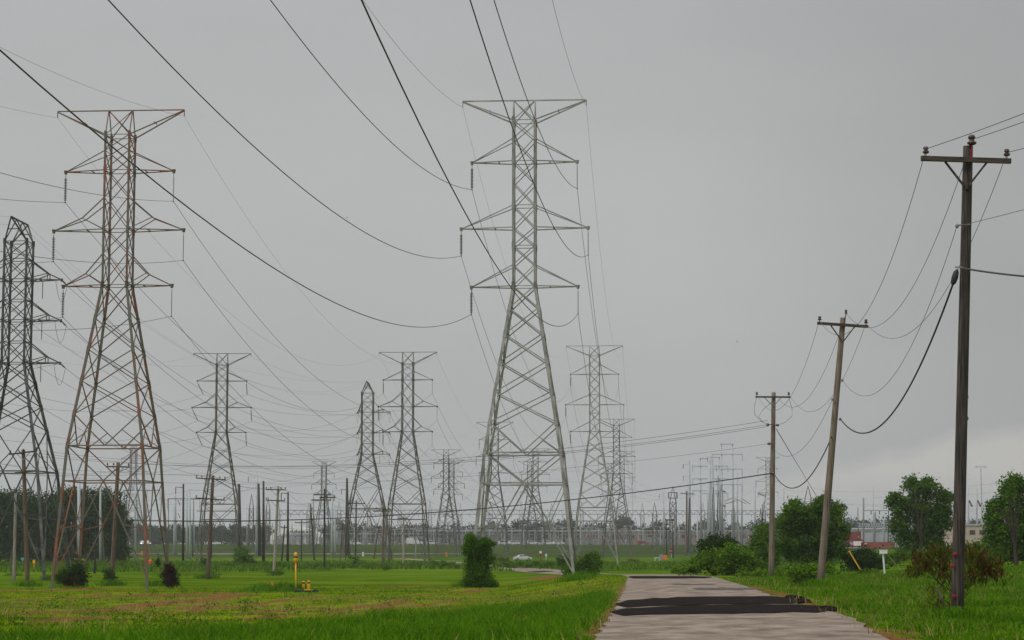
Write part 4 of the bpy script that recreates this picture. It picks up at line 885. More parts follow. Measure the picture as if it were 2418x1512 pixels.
# far fence along the bank
y = 868; t = thing('chain_link_fence', (0, y, gz(0, y)), 'low grey chain link fence along the top of the far bank', 'fence'); x0, x1 = xr(600, y), xr(1800, y)
for k in range(90): mb = MB(); x = x0+(x1-x0)*k/89; z = gz(x, y); mb.bar((x, y, z-.1), (x, y, z+2.2), .05); part(t, 'post', mb, 'grey')
mb = MB()
for k in range(60):
    xa, xb = x0+(x1-x0)*k/60, x0+(x1-x0)*(k+1)/60
    for h in (.3, .8, 1.3, 1.8, 2.2): mb.bar((xa, y, gz(xa, y)+h), (xb, y, gz(xb, y)+h), .018)
part(t, 'mesh_wire', mb, 'grey')
# ------------------------------------------------------------ vehicles
def car(x, y, rz, m, label, L_=4.6, Wd=1.85, H_=1.5, kind='sedan', group='distant vehicles', lights=False, name='parked_car', cat='car'):
    z = gz(x, y); t = thing(name, (x, y, z), label, cat, group); t.rotation_euler.z = rz
    z0 = z+.28; l = L_/2; w_ = Wd/2
    if kind == 'sedan': prof = [(-l, .1), (-l, .52), (-l*.93, .66), (-l*.62, .74), (-l*.36, 1.10), (l*.02, 1.17), (l*.30, 1.08), (l*.52, .74), (l*.93, .56), (l, .42), (l, .1)]
    elif kind == 'truck': prof = [(-l, .2), (-l, 2.6), (l*.35, 2.6), (l*.36, 1.9), (l*.62, 1.9), (l*.75, 1.2), (l, 1.1), (l, .2)]
    elif kind == 'pickup': prof = [(-l, .2), (-l, .85), (-l*.2, .85), (-l*.12, 1.4), (l*.3, 1.42), (l*.5, .9), (l, .8), (l, .2)]
    else: prof = [(-l, .2), (-l, 1.25), (-l*.85, 1.5), (l*.2, 1.5), (l*.48, .95), (l*.95, .8), (l, .2)]
    mb = MB(); n_ = len(prof); zb_ = [(px, pz, 1 if pz < .8 else .84) for px, pz in prof]
    mb.v = [Vector((x+px, y-w_*s, z0+pz)) for px, pz, s in zb_]+[Vector((x+px, y+w_*s, z0+pz)) for px, pz, s in zb_]
    mb.f = [tuple(range(n_)), tuple(reversed(range(n_, 2*n_)))]+[(k, n_+k, n_+(k+1) % n_, (k+1) % n_) for k in range(n_)]
    bd = part(t, 'body', mb, m); bv = bd.modifiers.new('b', 'BEVEL'); bv.width = .05; bv.segments = 2
    if kind != 'truck':
        zl, zh = (.76, 1.07) if kind == 'sedan' else (.95, 1.33)
        for a, b in (((-.50, -.02), (.0, .46)) if kind == 'sedan' else ((-.75, -.1), (-.06, .38))):
            for s in (-1, 1): mb = MB(); mb.poly([(x+l*a, y+s*w_*.985, z0+zl), (x+l*b, y+s*w_*.985, z0+zl), (x+l*(b-.14 if b > .2 else b), y+s*w_*.87, z0+zh), (x+l*(a+.14 if a < -.2 else a), y+s*w_*.87, z0+zh)][::s]); g = part(t, 'window', mb, 'glass'); sm = g.modifiers.new('s', 'SOLIDIFY'); sm.thickness = .02; sm.offset = 0
    else:
        mb = MB(); mb.box((x+l*.66, y, z0+1.55), (.25, w_*.86, .3)); part(t, 'windscreen', mb, 'glass')
    for px in (-l*.62, l*.66):
        for s in (-1, 1): mb = MB(); c = Vector((x+px, y+s*(w_-.08), z+.33)); mb.tube([c+Vector((0, -.12, 0)), c+Vector((0, .12, 0))], .33, 16); wh = part(t, 'wheel', mb, 'black'); mb = MB(); mb.tube([c+Vector((0, -.135, 0)), c+Vector((0, .135, 0))], .19, 10); part(wh, 'rim', mb, 'grey')
    for s in (-1, 1): mb = MB(); mb.box((x+l*.97, y+s*w_*.7, z0+.45), (.08, .2, .1)); part(t, 'headlight', mb, 'headlamp' if lights else 'white'); mb = MB(); mb.box((x-l*.98, y+s*w_*.72, z0+.55), (.05, .18, .09)); part(t, 'tail_light', mb, 'red')
    return t
hm = mat('lit_headlamp', (1, .97, .9)); hm.node_tree.nodes['Principled BSDF'].inputs['Emission Color'].default_value = (1, .95, .85, 1); hm.node_tree.nodes['Principled BSDF'].inputs['Emission Strength'].default_value = 4; M['headlamp'] = hm
M['carw'] = mat('white_car_paint', (.55, .56, .56), (.60, .61, .61), 1, .25, spec=.6); M['carb'] = mat('blue_paint', (.03, .06, .18), (.04, .08, .22), 1, .4); M['card'] = mat('dark_car_paint', (.02, .022, .026), (.03, .03, .035), 1, .3)
cp = W(1233, 1322, 480); car(cp.x, 480, .18, 'carw', 'white sedan parked on the grass near the bend of the road', group=None, L_=4.0, H_=1.3)
for px, y, rz, m, kd, lt, lab in ((296, 880, 2.6, 'carw', 'truck', 0, 'white and blue truck at far left beyond the grass'), (326, 860, 1.4, 'card', 'suv', 0, 'dark car right of the distant truck'), (341, 850, -1.3, 'carw', 'suv', 1, 'oncoming vehicle with its headlights on, left one'),
        (353, 850, -1.3, 'carw', 'suv', 1, 'oncoming vehicle with its headlights on, right one'), (511, 880, .2, 'carw', 'pickup', 0, 'white pickup seen under the rusty tower'), (457, 885, .1, 'card', 'pickup', 0, 'dark pickup left of the rusty tower legs'), (286, 700, .3, 'corr', 'suv', 0, 'dark red car at the edge of the woods'),
        (1190, 872, .1, 'carw', 'van', 0, 'white van right of the vine column'), (1213, 873, .1, 'carw', 'suv', 0, 'second white vehicle right of the vine column'), (1257, 872, .1, 'carw', 'van', 0, 'white van between the tallest tower legs'), (1292, 872, 0, 'carw', 'van', 0, 'white van just left of the tower right leg'),
        (1318, 872, 0, 'carw', 'van', 0, 'white vehicle right of the tower right leg'), (980, 872, 0, 'carw', 'truck', 0, 'white truck left of the vine column'), (1022, 874, .1, 'carw', 'suv', 0, 'small white car by the far control house'), (1516, 876, .1, 'corr', 'suv', 0, 'red car before the brick building'), (375, 870, .3, 'card', 'suv', 0, 'dark car right of the headlights'), (840, 874, 0, 'carw', 'van', 0, 'white van left of the small peaked tower')):
    car(xr(px, y), y, rz, m, lab, kind=kd, lights=bool(lt), L_=6.5 if kd == 'truck' else 4.8)
# containers and gondola
def text_mesh(name, fc):
    tmp = link(bpy.data.objects.new('text_source', fc)); me = bpy.data.meshes.new_from_object(tmp); bpy.data.objects.remove(tmp); return link(bpy.data.objects.new(name, me))
def container(px, top, y, m, label, L_=12.2, right=True, rz=0, h=2.59, name='shipping_container', cat='container'):
    c = W(px, top, y); t = thing(name, (c.x-L_/2, y+1.2, c.z-h), label, cat); x, z = c.x-L_/2, c.z-h
    mb = MB(); mb.box((x, y+1.2, z+h/2), (L_/2, 1.2, h/2)); part(t, 'shell', mb, m); mb = MB()
    for k in range(int(L_/.28)): mb.box((x-L_/2+.2+k*.28, y-.02, z+h/2), (.07, .03, h/2-.16))
    for sx_ in (-1, 1): mb.box((x+sx_*(L_/2-.07), y-.04, z+h/2), (.09, .05, h/2))
    mb.box((x, y-.04, z+.07), (L_/2-.17, .05, .07)); mb.box((x, y-.04, z+h-.07), (L_/2-.17, .05, .07)); part(t, 'corrugation', mb, m); return t, x, z
y = 700; c_, x, z = container(2032, 1255.3, y, 'corr', 'upper dark red shipping container of the stack'); mb = MB(); mb.box((x+5.2, y-.1, z+.75), (.25, .02, .3)); part(c_, 'yellow_sign', mb, 'yel')
c_, x, z = container(2036, 1273.8, y, 'corr', 'lower dark red shipping container with white lettering')
fc = bpy.data.curves.new('lettering', 'FONT'); fc.body = 'WLEY'; fc.size = 1.75; fc.extrude = .02; fc.space_character = 1.05; fc.materials.append(M['white']); tx = text_mesh('lettering', fc); tx.parent = c_
tx.rotation_euler = (R(90), 0, 0); tx.location = Vector((W(2001.5, 1287.5, y).x, y-.12, z+.62))-Vector(c_.location)
mb = MB(); a = W(2025, 1283.5, y-.15); mb.box(a, (1.45, .03, .75)); part(c_, 'pale_panel', mb, 'offw'); mb = MB(); a = W(2040, 1284.6, y-.15)
t, x, z = container(2112, 1280, 690, 'corr2', 'long low orange red open wagon beside the containers', 10.6, h=1.9, name='open_wagon', cat='wagon'); mb = MB(); mb.box((x-4.2, 689.85, z+1.2), (.4, .02, .28)); part(t, 'cream_mark', mb, 'offw')
# steel rack on the warehouse roof line
t = thing('steel_rack', W(2070, 1250, 735), 'white zigzag steel rack above the pale warehouse', 'rack'); mb = MB()
for k in range(14): a = W(2027+k*5.6, 1250, 735); b = W(2030+k*5.6, 1237, 735); mb.bar(a, b, .09); mb.bar(W(2033+k*5.6, 1250, 735), b, .07)
mb.bar(W(2025, 1237, 735), W(2105, 1237, 735), .12); mb.bar(W(2025, 1243, 735), W(2105, 1243, 735), .08); part(t, 'frame', mb, 'wall')
t = thing('bus_gantry', W(2070, 1206, 720), 'dark horizontal line frame with short insulators above the warehouse', 'frame'); mb = MB(); mb.bar(W(2038, 1206, 720), W(2130, 1206, 720), .12); part(t, 'beam', mb, 'grey')
for px in (2056, 2076, 2097): mb = MB(); a = W(px, 1206, 720); mb.tube([a, a-Vector((0, 0, 1.3))], .16, 6); part(t, 'insulator', mb, 'porc')
# ------------------------------------------------------------ markers, signs and small things
b = hit(698, 1397); y = b.y; t = thing('pipeline_marker', b, 'tall yellow pipeline marker post with a capped head and red flaps', 'marker post')
mb = MB(); mb.tube([b-Vector((0, 0, .2)), W(698, 1312, y)], .055, 10); part(t, 'post', mb, 'yel', True)
mb = MB(); mb.tube([W(698, 1328, y), W(698, 1313.5, y)], [.135, .125], 14); mb.tube([W(698, 1313, y), W(698, 1308, y), W(698, 1305, y), W(698, 1303.8, y)], [.135, .125, .06, .02], 14); part(t, 'head', mb, 'yel', True)
mb = MB(); mb.tube([W(698, 1317.5, y), W(698, 1314, y)], [.139, .137], 14); part(t, 'black_band', mb, 'black', True)
for s in (-1, 1): mb = MB(); mb.box(W(698+s*3.8, 1331, y), (.045, .03, .14)); part(t, 'red_flap', mb, 'red')
for i, (px, tr, br_, r_) in enumerate(((729, 1371, 1395, .1), (716.5, 1372, 1390, .085))):
    q = W(px, br_, b.y+i*.6); gg = gz(q.x, q.y); top = W(px, tr, q.y); t = thing('bollard', (q.x, q.y, gg), ('taller yellow bollard with a red band right of the marker post', 'shorter yellow bollard partly sunk in the grass by the marker post')[i], 'bollard', 'yellow bollards by the marker post')
    mb = MB(); mb.tube([(q.x, q.y, gg-.1), top-Vector((0, 0, .04)), top], [r_, r_, r_*.6], 12); part(t, 'post', mb, 'yel', True); mb = MB(); mb.tube([top-Vector((0, 0, .06)), top-Vector((0, 0, .2))], r_+.006, 12); part(t, 'red_band', mb, 'red', True)
for px, top, bot, dd in ((631, 1375, 1386, 3.4), (643.5, 1373, 1386, 3.2)):
    q = Vector((W(px, 1380, b.y+dd).x, b.y+dd, 0)); gg = gz(q.x, q.y); tp = W(px, top, q.y); t = thing('short_marker', (q.x, q.y, gg), 'small yellow marker with an orange cap in the tall grass, '+('left' if px < 640 else 'right')+' one', 'marker', 'small orange capped markers')
    mb = MB(); mb.tube([(q.x, q.y, gg-.1), tp], .05, 10); part(t, 'post', mb, 'yel'); mb = MB(); mb.tube([tp-Vector((0, 0, .14)), tp], [.11, .09], 10); part(t, 'cap', mb, 'orange')
q = hit(719, 1399); t = thing('rubber_base', q, 'black flat base with a yellow edge at the foot of the bollards', 'base'); mb = MB(); mb.box(q+Vector((.1, .1, .05)), (.85, .3, .09), .1, .85); part(t, 'slab', mb, 'black'); mb = MB(); mb.box(q+Vector((.28, -.1, .17)), (.24, .16, .025), -.5); part(t, 'yellow_plate', mb, 'yel')
def sign(px, top, bot, label, cat='sign', y=None, name='sign_post', pr=.04, boards=(), pm='white'):
    b = hit(px, bot) if y is None else Vector((xr(px, y), y, gz(xr(px, y), y))); t = thing(name, b, label, cat); mb = MB(); mb.tube([b-Vector((0, 0, .2)), W(px, top, b.y)], pr, 6); part(t, 'post', mb, pm)
    for nm, cx, r0, r1, wpx, m in boards: mb = MB(); a = W(cx, (r0+r1)/2, b.y-.1); mb.box(a, (wpx/2*b.y/FP, .03, abs(r1-r0)/2*b.y/FP)); part(t, nm, mb, m)
    return t, b
sign(80, 1322, 1346, 'small yellow marker post at far left in the rough grass', 'marker post', pr=.06, pm='yel', boards=[('head', 80, 1322, 1330, 6, 'yel')])
sign(53, 1320, 1330, 'small teal sign before the dark woods', pr=.05, boards=[('board', 53, 1317, 1323, 7, 'teal')]) if M.setdefault('teal', mat('teal_paint', (.05, .35, .3), (.07, .42, .36), 3, .6)) else 0
sign(1276, 1304, 1328, 'red and white sign on a dark red post by the road bend', pr=.09, pm='red', boards=[('upper_board', 1276, 1301.5, 1307, 6, 'white'), ('lower_board', 1276, 1307.3, 1312, 6, 'red')])
sign(1289, 1308, 1322, 'smaller white sign on a thin post by the road bend', pr=.05, boards=[('board', 1289, 1308, 1314, 4.5, 'white')])
sign(1408-18, 1306, 1320, 'white and red sign seen between the right tower legs', pr=.05, boards=[('board', 1390, 1306, 1311, 4.5, 'white'), ('red_strip', 1390, 1311.3, 1314, 4.5, 'red')])
t, b = sign(1585.5, 1306, 1317, 'red octagonal stop sign beyond the thicket', 'stop sign', pr=.06, boards=()); rr = .75; c = W(1585.5, 1301, b.y-.15)
mb = MB(); mb.tube([c, c+Vector((0, .06, 0))], rr, 8); o = part(t, 'octagon', mb, 'red')
fc = bpy.data.curves.new('stop_lettering', 'FONT'); fc.body = 'STOP'; fc.size = .5; fc.extrude = .01; fc.align_x = 'CENTER'; fc.materials.append(M['white']); tx = text_mesh('lettering', fc); tx.parent = t; tx.rotation_euler = (R(90), 0, 0); tx.location = c-Vector(b)+Vector((0, -.03, -.17))
b = hit(1556, 1325); t = thing('gate', b, 'low white pipe gate beside an orange box', 'gate'); mb = MB(); [mb.tube([W(px, 1327, b.y), W(px, 1317, b.y)], .07, 6) for px in (1546, 1556)]; mb.tube([W(1545, 1317.5, b.y), W(1558, 1317.5, b.y)], .07, 6); part(t, 'frame', mb, 'white')
t = thing('cabinet', hit(1568, 1326), 'orange and grey roadside cabinet beside the white gate', 'cabinet'); mb = MB(); mb.box(W(1569, 1316, b.y), (.55, .4, .45)); part(t, 'orange_box', mb, 'orange'); mb = MB(); mb.box(W(1560, 1319, b.y), (.32, .35, 1.0)); part(t, 'grey_box', mb, 'grey')
b = Vector((xr(2083, 122), 122, gz(xr(2083, 122), 122))); t = thing('white_box_post', b, 'white box on a white post in the right field', 'box post'); mb = MB(); mb.tube([b-Vector((0, 0, .2)), W(2084, 1306, b.y)], .055, 8); part(t, 'post', mb, 'white'); mb = MB(); mb.box(W(2085, 1303, b.y), (.20, .15, .11)); part(t, 'box', mb, 'offw'); mb = MB(); mb.box(W(2085, 1299.5, b.y), (.22, .17, .02)); part(t, 'lid', mb, 'white')
b = hit(354, 1338); t = thing('marker_flag', b, 'bright orange flag in the grass right of the woods', 'flag'); mb = MB(); mb.tube([b, b+Vector((0, 0, .9))], .03, 5); part(t, 'staff', mb, 'white'); mb = MB(); mb.tube([b+Vector((0, .02, .5)), b+Vector((.03, -.02, 1.0)), b+Vector((0, 0, 1.2))], [.3, .34, .1], 7); part(t, 'cloth', mb, 'orangeb') if M.setdefault('orangeb', mat('orange_cloth', (.8, .09, .02), (.9, .12, .03), 3)) else 0
for px, r_, m, lab in ((268, 1303, 'yel', 'tiny yellow barrier post by the far road'), (347, 1303, 'black', 'tiny dark barrel by the far road'), (335, 1308, 'orange', 'tiny orange cone by the far road'), (857, 1311, 'white', 'small white post cap left of the small peaked tower'), (1116-62, 1312, 'orange', 'small orange post left of the vine column')):
    b = hit(px, r_+3); t = thing('road_marker', b, lab, 'marker', 'small roadside markers'); mb = MB(); mb.tube([b, b+Vector((0, 0, 1.1)), b+Vector((0, 0, 1.25))], [.28, .25, .1], 8); part(t, 'body', mb, m)
# tower vines and misc on towers: red paint marks on the tall tower foot
# ------------------------------------------------------------ plants
plant('vine_column', hit(1130, 1388), pb([(1116, 1284, 18, 17), (1146, 1280, 13, 8), (1138, 1290, 14, 9), (1112, 1274, 12, 8), (1128, 1302, 30, 22), (1126, 1328, 30, 26), (1122, 1352, 28, 26), (1118, 1376, 26, 16), (1142, 1366, 22, 22), (1156, 1379, 16, 11), (1104, 1300, 10, 12), (1158, 1284, 9, 5), (1154, 1318, 10, 14), (1166, 1384, 8, 5), (1108, 1268, 8, 6)], 162.6, 1.4), .10, 1.9, M['leaf'],
      'column of bright green vines smothering the left foot of the tall tower', 'vine', partname='foliage', shell=.7)
plant('shrub', hit(1372, 1366), pb([(1395, 1325, 24, 19), (1378, 1340, 26, 24), (1345, 1348, 18, 20), (1352, 1366, 24, 12), (1400, 1345, 14, 18), (1392, 1370, 26, 7)], 169, 1.3), .12, 1.3, M['leafw'], 'green bush around the right foot of the tall tower', 'shrub', partname='foliage', trunk=.04)
plant('shrub', hit(1325, 1336), pb([(1328, 1323, 17, 9), (1345, 1326, 12, 8)], 230, 1.3), .18, 1.1, M['leafd'], 'low dark bush behind the left side of the tower right foot', 'shrub', partname='foliage')
plant('shrub', hit(580, 1346), pb([(570, 1308, 16, 18), (580, 1326, 24, 20), (590, 1336, 18, 13), (568, 1332, 18, 14), (600, 1344, 22, 5)], 345, 1.4), .2, 1.8, M['leafw'], 'rounded green bush on the right foot of the rusty middle tower', 'shrub', partname='foliage')
plant('vine_plant', hit(483, 1350), pb([(484, 1330, 6, 16), (482, 1340, 7, 10)], 335, .6), .2, 1.3, M['leafd'], 'narrow dark vine bush on the left foot of the rusty middle tower', 'vine', partname='foliage')
plant('dead_bush', hit(402, 1385), pb([(398, 1346, 12, 14), (402, 1360, 17, 18), (405, 1374, 20, 14)], 159, .7), .10, 2.0, M['leafb'], 'dark maroon dead vine clump beside the big rusty tower foot', 'dead vine', partname='foliage', droop=1.0, shell=.3)
plant('shrub', hit(168, 1384), pb([(180, 1345, 24, 18), (150, 1358, 20, 14), (168, 1368, 34, 12), (190, 1360, 18, 20)], 163, 1.4), .13, 1.1, M['leafd'], 'dark bush under the left feet of the big rusty tower', 'shrub', partname='foliage')
plant('shrub', hit(166, 1385), pb([(166, 1374, 14, 10)], 157, .5), .1, 1.2, M['leafb'], 'brown dead brush at the nearest left tower foot', 'shrub', partname='foliage', droop=.6)
plant('shrub', hit(258, 1384), pb([(257, 1352, 15, 10), (262, 1368, 14, 14)], 181, .8), .12, .9, M['leafd'], 'small bush at the foot of the bent wooden pole', 'shrub', partname='foliage', trunk=.03)
plant('vine_plant', hit(374, 1345), pb([(374, 1325, 5, 13)], 166.5, .3), .1, 1.6, M['leafd'], 'small dark vine hanging on the far right leg of the rusty tower', 'vine', partname='foliage')
plant('shrub', hit(836, 1345), pb([(840, 1330, 5, 8), (836, 1338, 14, 6)], 330, .8), .2, .9, M['leafd'], 'small weeds at the foot of the brown pole', 'shrub', partname='foliage')
for px, row, y, lab in ((1112-60, 1331, 320, 'low weedy bush left of the vine column'), (906, 1338, 300, 'low weedy clump at the tower foot'), (500, 1358, 250, 'weeds at the foot of the leaning rust red pole'), (648, 1352, 250, 'weeds at the foot of the pale two arm pole'), (1022, 1330, 330, 'dark brush under the tower with a reddish waist bar'), (1490, 1326, 400, 'brown weedy bush right of the far tower feet'), (828, 1315, 420, 'dark brush at the small peaked tower foot'), (1184, 1322, 420, 'brown brush beside the white car')):
    plant('weed_clump', hit(px, row+4), pb([(px, row, 15, 5), (px+12, row+1, 10, 4)], y, 1.2), .2, .8, M['leafy' if 'brown' in lab else 'leafn'], lab, 'weeds', 'low weeds around pole and tower feet', partname='foliage')
# right hand side vegetation
plant('thicket', hit(1700, 1356), pb([(1640, 1336, 26, 14), (1668, 1322, 26, 20), (1702, 1322, 30, 24), (1738, 1318, 26, 22), (1700, 1345, 34, 12), (1745, 1340, 32, 14), (1785, 1334, 26, 16), (1790, 1348, 26, 8), (1725, 1300, 16, 14), (1762, 1308, 14, 14), (1815, 1345, 22, 10), (1610, 1343, 20, 7)], 145, 2.0), .15, 1.3, M['leafn'],
      'low tangled bright green thicket left of the pale upright pole', 'thicket', partname='foliage')
plant('round_bush', hit(1690, 1335, 100), pb([(1695, 1280, 30, 20), (1668, 1290, 22, 16), (1718, 1290, 20, 18), (1692, 1305, 40, 20)], 165, 2.0), .15, 1.3, M['leafd'], 'dark rounded bush rising behind the low thicket', 'bush', partname='foliage', trunk=.08)
plant('willow_tree', hit(1802, 1345, 150), pb([(1802, 1262, 24, 26), (1800, 1290, 30, 30), (1786, 1300, 20, 24), (1812, 1318, 30, 22)], 188, 2.2), .17, 1.3, M['leafw'], 'small willow left of the pale upright pole', 'tree', 'trees on the right side', trunk=.12, droop=.5)
plant('willow_tree', hit(1905, 1345, 150), pb([(1892, 1225, 24, 30), (1860, 1240, 26, 32), (1925, 1222, 24, 34), (1955, 1216, 20, 30), (1975, 1245, 22, 26), (1945, 1250, 34, 34), (1895, 1270, 40, 34), (1850, 1285, 28, 28), (1960, 1285, 34, 34), (1900, 1306, 56, 20), (1968, 1292, 24, 30), (1862, 1208, 12, 20, -1), (1948, 1184, 11, 17), (1878, 1196, 9, 15), (1928, 1192, 9, 14), (1978, 1206, 10, 18), (1846, 1228, 9, 16), (1994, 1256, 7, 16)], 180, 2.4), .18, 1.3, M['leafw'],
      'large bushy willow behind the leaning wooden pole', 'tree', 'trees on the right side', trunk=.16, droop=.5, limbs=6)
plant('hedge', hit(2030, 1362, 120), pb([(2010, 1320, 24, 20), (2040, 1317, 28, 22), (2064, 1324, 20, 24), (2025, 1342, 40, 16), (2072, 1347, 20, 9)], 180, 2), .16, 1.2, M['leafd'], 'dark green hedge mound in front of the red containers', 'hedge', partname='foliage')
plant('cottonwood_tree', hit(2172, 1345, 150), pb([(2155, 1152, 20, 20), (2182, 1150, 16, 14), (2172, 1178, 34, 28), (2215, 1168, 22, 16), (2225, 1190, 22, 24), (2135, 1192, 16, 22), (2112, 1196, 14, 20), (2104, 1180, 9, 13), (2120, 1172, 7, 10), (2150, 1136, 9, 10), (2190, 1136, 9, 9), (2208, 1150, 9, 9), (2240, 1172, 8, 12), (2234, 1238, 10, 16), (2190, 1210, 44, 30), (2140, 1225, 34, 32), (2185, 1235, 30, 34), (2160, 1200, 26, 26), (2118, 1240, 20, 30), (2210, 1240, 34, 34), (2170, 1255, 50, 32), (2225, 1215, 22, 24), (2150, 1280, 44, 24), (2200, 1282, 44, 22)], 205, 2.2), .21, 1.15, M['leafc'],
      'tall airy cottonwood with sky showing through its crown', 'tree', 'trees on the right side', trunk=.13, limbs=7, shell=.2)
plant('hedge', hit(2200, 1340, 150), pb([(2120, 1310, 30, 18), (2160, 1312, 34, 18), (2210, 1310, 34, 20), (2250, 1305, 30, 22), (2290, 1295, 26, 22), (2325, 1300, 24, 26), (2100, 1322, 24, 14), (2300, 1318, 44, 14)], 215, 2.5), .2, .85, M['leafw'], 'green hedge row along the back of the right field', 'hedge', partname='foliage')
plant('broadleaf_tree', hit(2400, 1340, 130), pb([(2388, 1140, 20, 22), (2412, 1150, 24, 24), (2378, 1165, 18, 18), (2400, 1195, 34, 34), (2360, 1195, 22, 26), (2345, 1215, 16, 22), (2350, 1250, 26, 34), (2395, 1245, 42, 40), (2440, 1220, 40, 60), (2360, 1285, 36, 34), (2405, 1300, 44, 30), (2450, 1290, 44, 40), (2352, 1310, 20, 18)], 160, 2.6), .16, 1.3, M['leafw'],
      'big leafy tree at the right edge of the photo', 'tree', 'trees on the right side', trunk=.16, limbs=6)
plant('dying_sapling', hit(2262, 1440), pb([(2180, 1310, 26, 14), (2215, 1300, 30, 18), (2205, 1330, 38, 22), (2170, 1335, 26, 12), (2230, 1350, 24, 26), (2290, 1305, 30, 22), (2325, 1320, 30, 20), (2350, 1335, 20, 18), (2300, 1345, 34, 26), (2335, 1360, 26, 20), (2285, 1375, 24, 18), (2155, 1350, 12, 8)], 60, .7), .10, .42, M['leafy'],
      'dying shrub with drooping rust brown leaves behind the nearest pole', 'shrub', partname='foliage', trunk=.035, droop=1.6, limbs=16, shell=.25)
plant('dying_sapling', hit(2225, 1462), pb([(2212, 1405, 22, 16), (2200, 1440, 22, 18), (2235, 1440, 26, 26), (2262, 1440, 24, 20)], 54.6, .4), .07, .30, M['leafy'], 'low wilted brown shoots at the foot of the nearest pole', 'shrub', partname='foliage', trunk=.02, droop=1.6, shell=.25)
plant('weed_clump', hit(2310, 1478), pb([(2290, 1465, 22, 14), (2325, 1462, 26, 14), (2275, 1478, 20, 10)], 54, .5), .07, .5, M['leafn'], 'green brown weeds right of the nearest pole foot', 'weeds', partname='foliage', droop=.4)
b = hit(2240, 1480); t = thing('broken_branch', b, 'pale broken branch leaning by the nearest pole foot', 'branch'); mb = MB(); mb.tube([W(2212, 1386, 53.2), W(2222, 1412, 53.2), W(2240, 1450, 53.4), b], [.03, .035, .025, .015], 8); part(t, 'stick', mb, 'wood2')
plant('roadside_bush', hit(1895, 1392), pb([(1890, 1352, 26, 16), (1905, 1368, 24, 18), (1875, 1365, 18, 12), (1915, 1350, 14, 14), (1860, 1350, 18, 9)], 93, 1.0), .11, .75, M['leafn'], 'leafy bush at the foot of the leaning wooden pole', 'bush', partname='foliage', trunk=.03)
plant('weed_bank', hit(1800, 1372), pb([(1790, 1356, 30, 8), (1850, 1352, 24, 10), (1960, 1345, 34, 12), (2010, 1356, 30, 8), (1760, 1358, 30, 5), (2060, 1352, 30, 6)], 130, 1.2), .13, .7, M['leafn'], 'tall weeds along the edge of the right field', 'weeds', partname='foliage')
# dark woods at left
for i, (px, top, w_) in enumerate(((-15, 1160, 34), (25, 1158, 30), (52, 1156, 32), (88, 1172, 26), (118, 1164, 28), (145, 1158, 28), (172, 1152, 30), (205, 1156, 24), (242, 1154, 26), (268, 1166, 24), (282, 1196, 20))):
    y = 455+(i % 3)*14; top -= 2; plant('woodland_tree', hit(px, 1327, 300), pb([(px, top+24, w_, 26), (px-w_*.5, top+52, w_*.9, 34), (px+w_*.4, top+60, w_*.9, 36), (px, top+100, w_*1.1, 40), (px, top+140, w_*1.1, 32)], y, 3), .42, 1.6, M['leafd'],
        ['leftmost tree of the dark woods, cut by the frame', 'dark tree left of the rust red pole', 'dark tree right behind the rust red pole', 'low topped dark tree behind the peaked tower legs', 'dark tree behind the crossing tower legs', 'dark tree left of the inner rusty leg', 'dark tree behind the thick pale pole', 'narrow dark tree in the middle of the woods', 'dark tree behind the bent wooden pole', 'second to last dark tree of the woods at right', 'lowest tree at the right end of the dark woods'][i], 'tree', 'trees of the dark left woods', trunk=.3, limbs=4)
plant('low_brush', hit(150, 1338, 300), pb([(30+k*33, 1331+(k % 2)*2, 24, 6) for k in range(11)], 420, 2), .3, .7, M['leafy'], 'reddish brown brush along the foot of the dark woods', 'brush', partname='foliage')
# far hazy tree line
ft = [(318, 1236, 30), (352, 1240, 26), (385, 1244, 24), (420, 1240, 22), (452, 1238, 20), (470, 1244, 18), (492, 1236, 20), (515, 1240, 20), (545, 1240, 20), (575, 1244, 18), (605, 1240, 20), (625, 1244, 16), (775, 1240, 16), (800, 1228, 18), (826, 1234, 18), (860, 1238, 20), (890, 1240, 20), (930, 1243, 20), (965, 1240, 20), (1005, 1240, 18), (1040, 1242, 18), (1080, 1238, 18), (1120, 1240, 18), (1160, 1234, 16), (1195, 1238, 18),
      (1222, 1228, 18), (1244, 1224, 18), (1272, 1230, 18), (1298, 1234, 16), (1330, 1226, 20), (1352, 1230, 18), (1392, 1236, 18), (1420, 1240, 16), (1470, 1219, 20), (1488, 1228, 14), (1520, 1240, 14), (1550, 1228, 15), (1572, 1232, 14), (1610, 1236, 14), (1660, 1226, 18), (1695, 1232, 16), (1730, 1236, 16), (1770, 1236, 18), (1795, 1228, 18), (1830, 1226, 20), (1870, 1228, 18), (2010, 1224, 22), (2042, 1230, 18), (2072, 1224, 18), (2100, 1228, 18), (2260, 1222, 20), (2300, 1224, 20), (2340, 1226, 18), (2390, 1230, 18)]
for i, (px, top, w_) in enumerate(ft):
    y = 1250+(i*37 % 90); x = xr(px, y); hh_ = (1286-top)/2
    plant('distant_tree', (x, y, gz(x, y)), pb([(px, top+hh_*.55, w_*.8, hh_*.6), (px-w_*.5, top+hh_*1.1, w_*.7, hh_*.8), (px+w_*.5, top+hh_*1.2, w_*.7, hh_*.8)], y, 3.5), 1.0, 2.0, M['leafh'], 'hazy distant tree in the line behind the switchyard', 'tree', 'hazy distant tree line')
lc = leafcloud(pb([(-150+k*26, 1268+4*math.sin(k*1.7), 24, 17) for k in range(106)], 1380, 3.5), 1.3, 2.2, None, 'far_woods', M['leafh']); tag(lc, 'continuous far woods closing the horizon', 'woods', kind='stuff')
